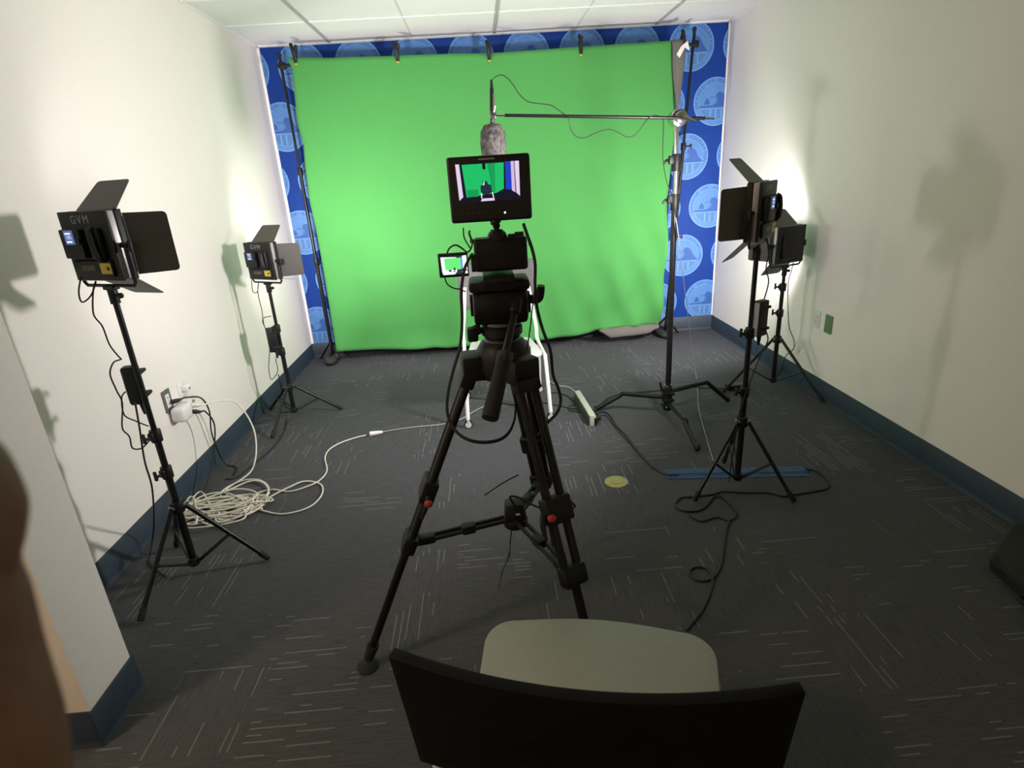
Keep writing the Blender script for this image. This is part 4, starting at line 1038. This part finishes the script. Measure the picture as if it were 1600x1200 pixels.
for lab, pts in (('black cord lying between the white chair and the power strip', ((735, 622), (760, 624), (800, 632), (840, 628), (868, 633), (888, 637), (905, 640))),
                 ('thin grey cord curving behind the white chair casters to the power strip', ((856, 594), (872, 602), (888, 605), (898, 612), (906, 622))),
                 ('black cord looping against the dark side of the power strip', ((855, 612), (880, 616), (893, 624), (899, 632), (890, 634), (890, 641), (905, 643))),
                 ('black cord running from the power strip behind the boom stand', ((938, 632), (950, 622), (975, 614), (1010, 612), (1050, 607), (1075, 604), (1100, 606), (1130, 607)))):
    cable(lab, [on_z(u, v, 0.006) for u, v in pts], 0.0040, GREYCORD if 'grey cord' in lab else BLACKCORD)

TA, TB = on_z(1040, 741, 0), on_z(1262, 737, 0)
m = MB(); d = (TB - TA); L = d.length; d /= L; s = Vector((-d.y, d.x, 0))
def tape(a, b_):
    p = TA + d * (L * a) + s * ((b_ - 0.5) * 0.105); 
    z = 0.0025 + 0.009 * math.exp(-((b_ - 0.42) / 0.09) ** 2) + 0.0012 * sin(a * 60 + b_ * 9)
    return (p.x, p.y, z)
m.sheet(tape, 60, 22); o = m.build('cable_tape', TAPE, angle=60); tag(o, 'strip of blue tape covering a cord on the carpet at right', 'tape')
sd = o.modifiers.new('thickness', 'SOLIDIFY'); sd.thickness = 0.001

p = on_z(963, 753, 0)
t = thing('floor_box_cover', 'round brass floor outlet cover set in the carpet', 'floor outlet', p)
m = MB(); m.lathe([(0.060, 0.0), (0.060, 0.003), (0.054, 0.006), (0.030, 0.006)], (0, 0, 0), n=40); m.build('flange', BRASS, t)
m = MB(); m.lathe([(0.031, 0.004), (0.031, 0.008), (0.026, 0.009), (0.018, 0.007), (0.006, 0.007)], (0, 0, 0), n=32); m.build('screw_cap', BRASS, t)

# dark soft case by the right wall, cut by the frame
A = on_z(1545, 880, 0.03)
t = thing('equipment_case', 'black soft equipment case on the carpet at the right frame edge', 'case', (1.98, 1.45, 0))
foot = [(A.x - 1.98, A.y - 1.45), (2.10 - 1.98, A.y + 0.19 - 1.45), (2.10 - 1.98, 0.95 - 1.45), (A.x - 0.11 - 1.98, 0.95 - 1.45)]
m = MB(); m.prism(list(reversed(foot)), 0.075, Matrix.Translation((0, 0, 0.001)), bevel=0.018); m.build('body', BLACKSOFT, t)
m = MB(); m.prism(list(reversed([(p * 1.012, q * 1.008) for p, q in foot])), 0.007, Matrix.Translation((0, 0, 0.040)), bevel=0.002); m.build('zip_band', BLACK, t)
m = MB(); m.tube([(-0.20, 0.06, 0.045), (-0.225, 0.05, 0.045), (-0.235, -0.05, 0.045), (-0.215, -0.06, 0.045)], 0.007, n=8); m.build('handle', BLACK, t)

# ------------------------------------------------------------------ the photographer's hand beside the lens
hd = thing('person', 'brown out-of-focus fingers of the photographer at the left frame edge', 'person', at_depth(-120, 1500, 0.078))
DP = 0.078; MM = DP / F_PX
def hp(u, v, dz=0.0): return at_depth(u, v, DP + dz)
m = MB()
def finger(pts):
    P = [hp(u, v, dz) for u, v, r, dz in pts]; Rr = [r * MM for u, v, r, dz in pts]
    m.tube(P, Rr, n=16, sub=5); m.sphere(P[0], Rr[0]); m.sphere(P[-1], Rr[-1])
finger([(-92, 752, 92, 0), (-84, 800, 103, 0), (-88, 850, 100, 0), (-96, 892, 96, 0.001), (-84, 950, 108, 0.001), (-68, 1060, 116, 0.001), (-48, 1160, 122, 0), (-40, 1280, 126, 0), (-40, 1450, 128, 0), (-50, 1620, 135, 0.004)])
finger([(-330, 640, 92, 0.004), (-318, 720, 103, 0.002), (-310, 830, 104, 0), (-290, 960, 112, 0), (-265, 1180, 120, 0.002), (-255, 1400, 130, 0.004), (-250, 1640, 140, 0.006)])
finger([(-580, 740, 88, 0.006), (-566, 820, 98, 0.004), (-550, 930, 102, 0.002), (-520, 1080, 110, 0.004), (-480, 1300, 120, 0.006), (-455, 1660, 135, 0.008)])
finger([(-800, 960, 76, 0.010), (-786, 1030, 86, 0.008), (-760, 1130, 92, 0.006), (-715, 1280, 100, 0.008), (-660, 1450, 112, 0.010), (-640, 1700, 125, 0.010)])
finger([(10, 1560, 100, -0.016), (-10, 1640, 112, -0.014), (-40, 1760, 120, -0.010), (-110, 1920, 138, -0.004), (-200, 2100, 160, 0.004)])
P0, P1 = hp(-345, 1740, 0.006), hp(-330, 2160, 0.010)
m.tube([P0, P0.lerp(P1, 0.5), P1], [300 * MM, 330 * MM, 260 * MM], n=24, sub=5, flat=0.42)
m.tube([P1, hp(-320, 2400, 0.004), hp(-330, 2900, -0.01)], [240 * MM, 225 * MM, 260 * MM], n=24, sub=5, flat=0.75); m.sphere(P1, 235 * MM)
o = m.build('hand', SKIN, hd, world=True, angle=80)
rm = o.modifiers.new('one_surface', 'REMESH'); rm.mode = 'VOXEL'; rm.voxel_size = 0.0011; rm.use_smooth_shade = True
sm = o.modifiers.new('soften', 'SMOOTH'); sm.factor = 0.5; sm.iterations = 6
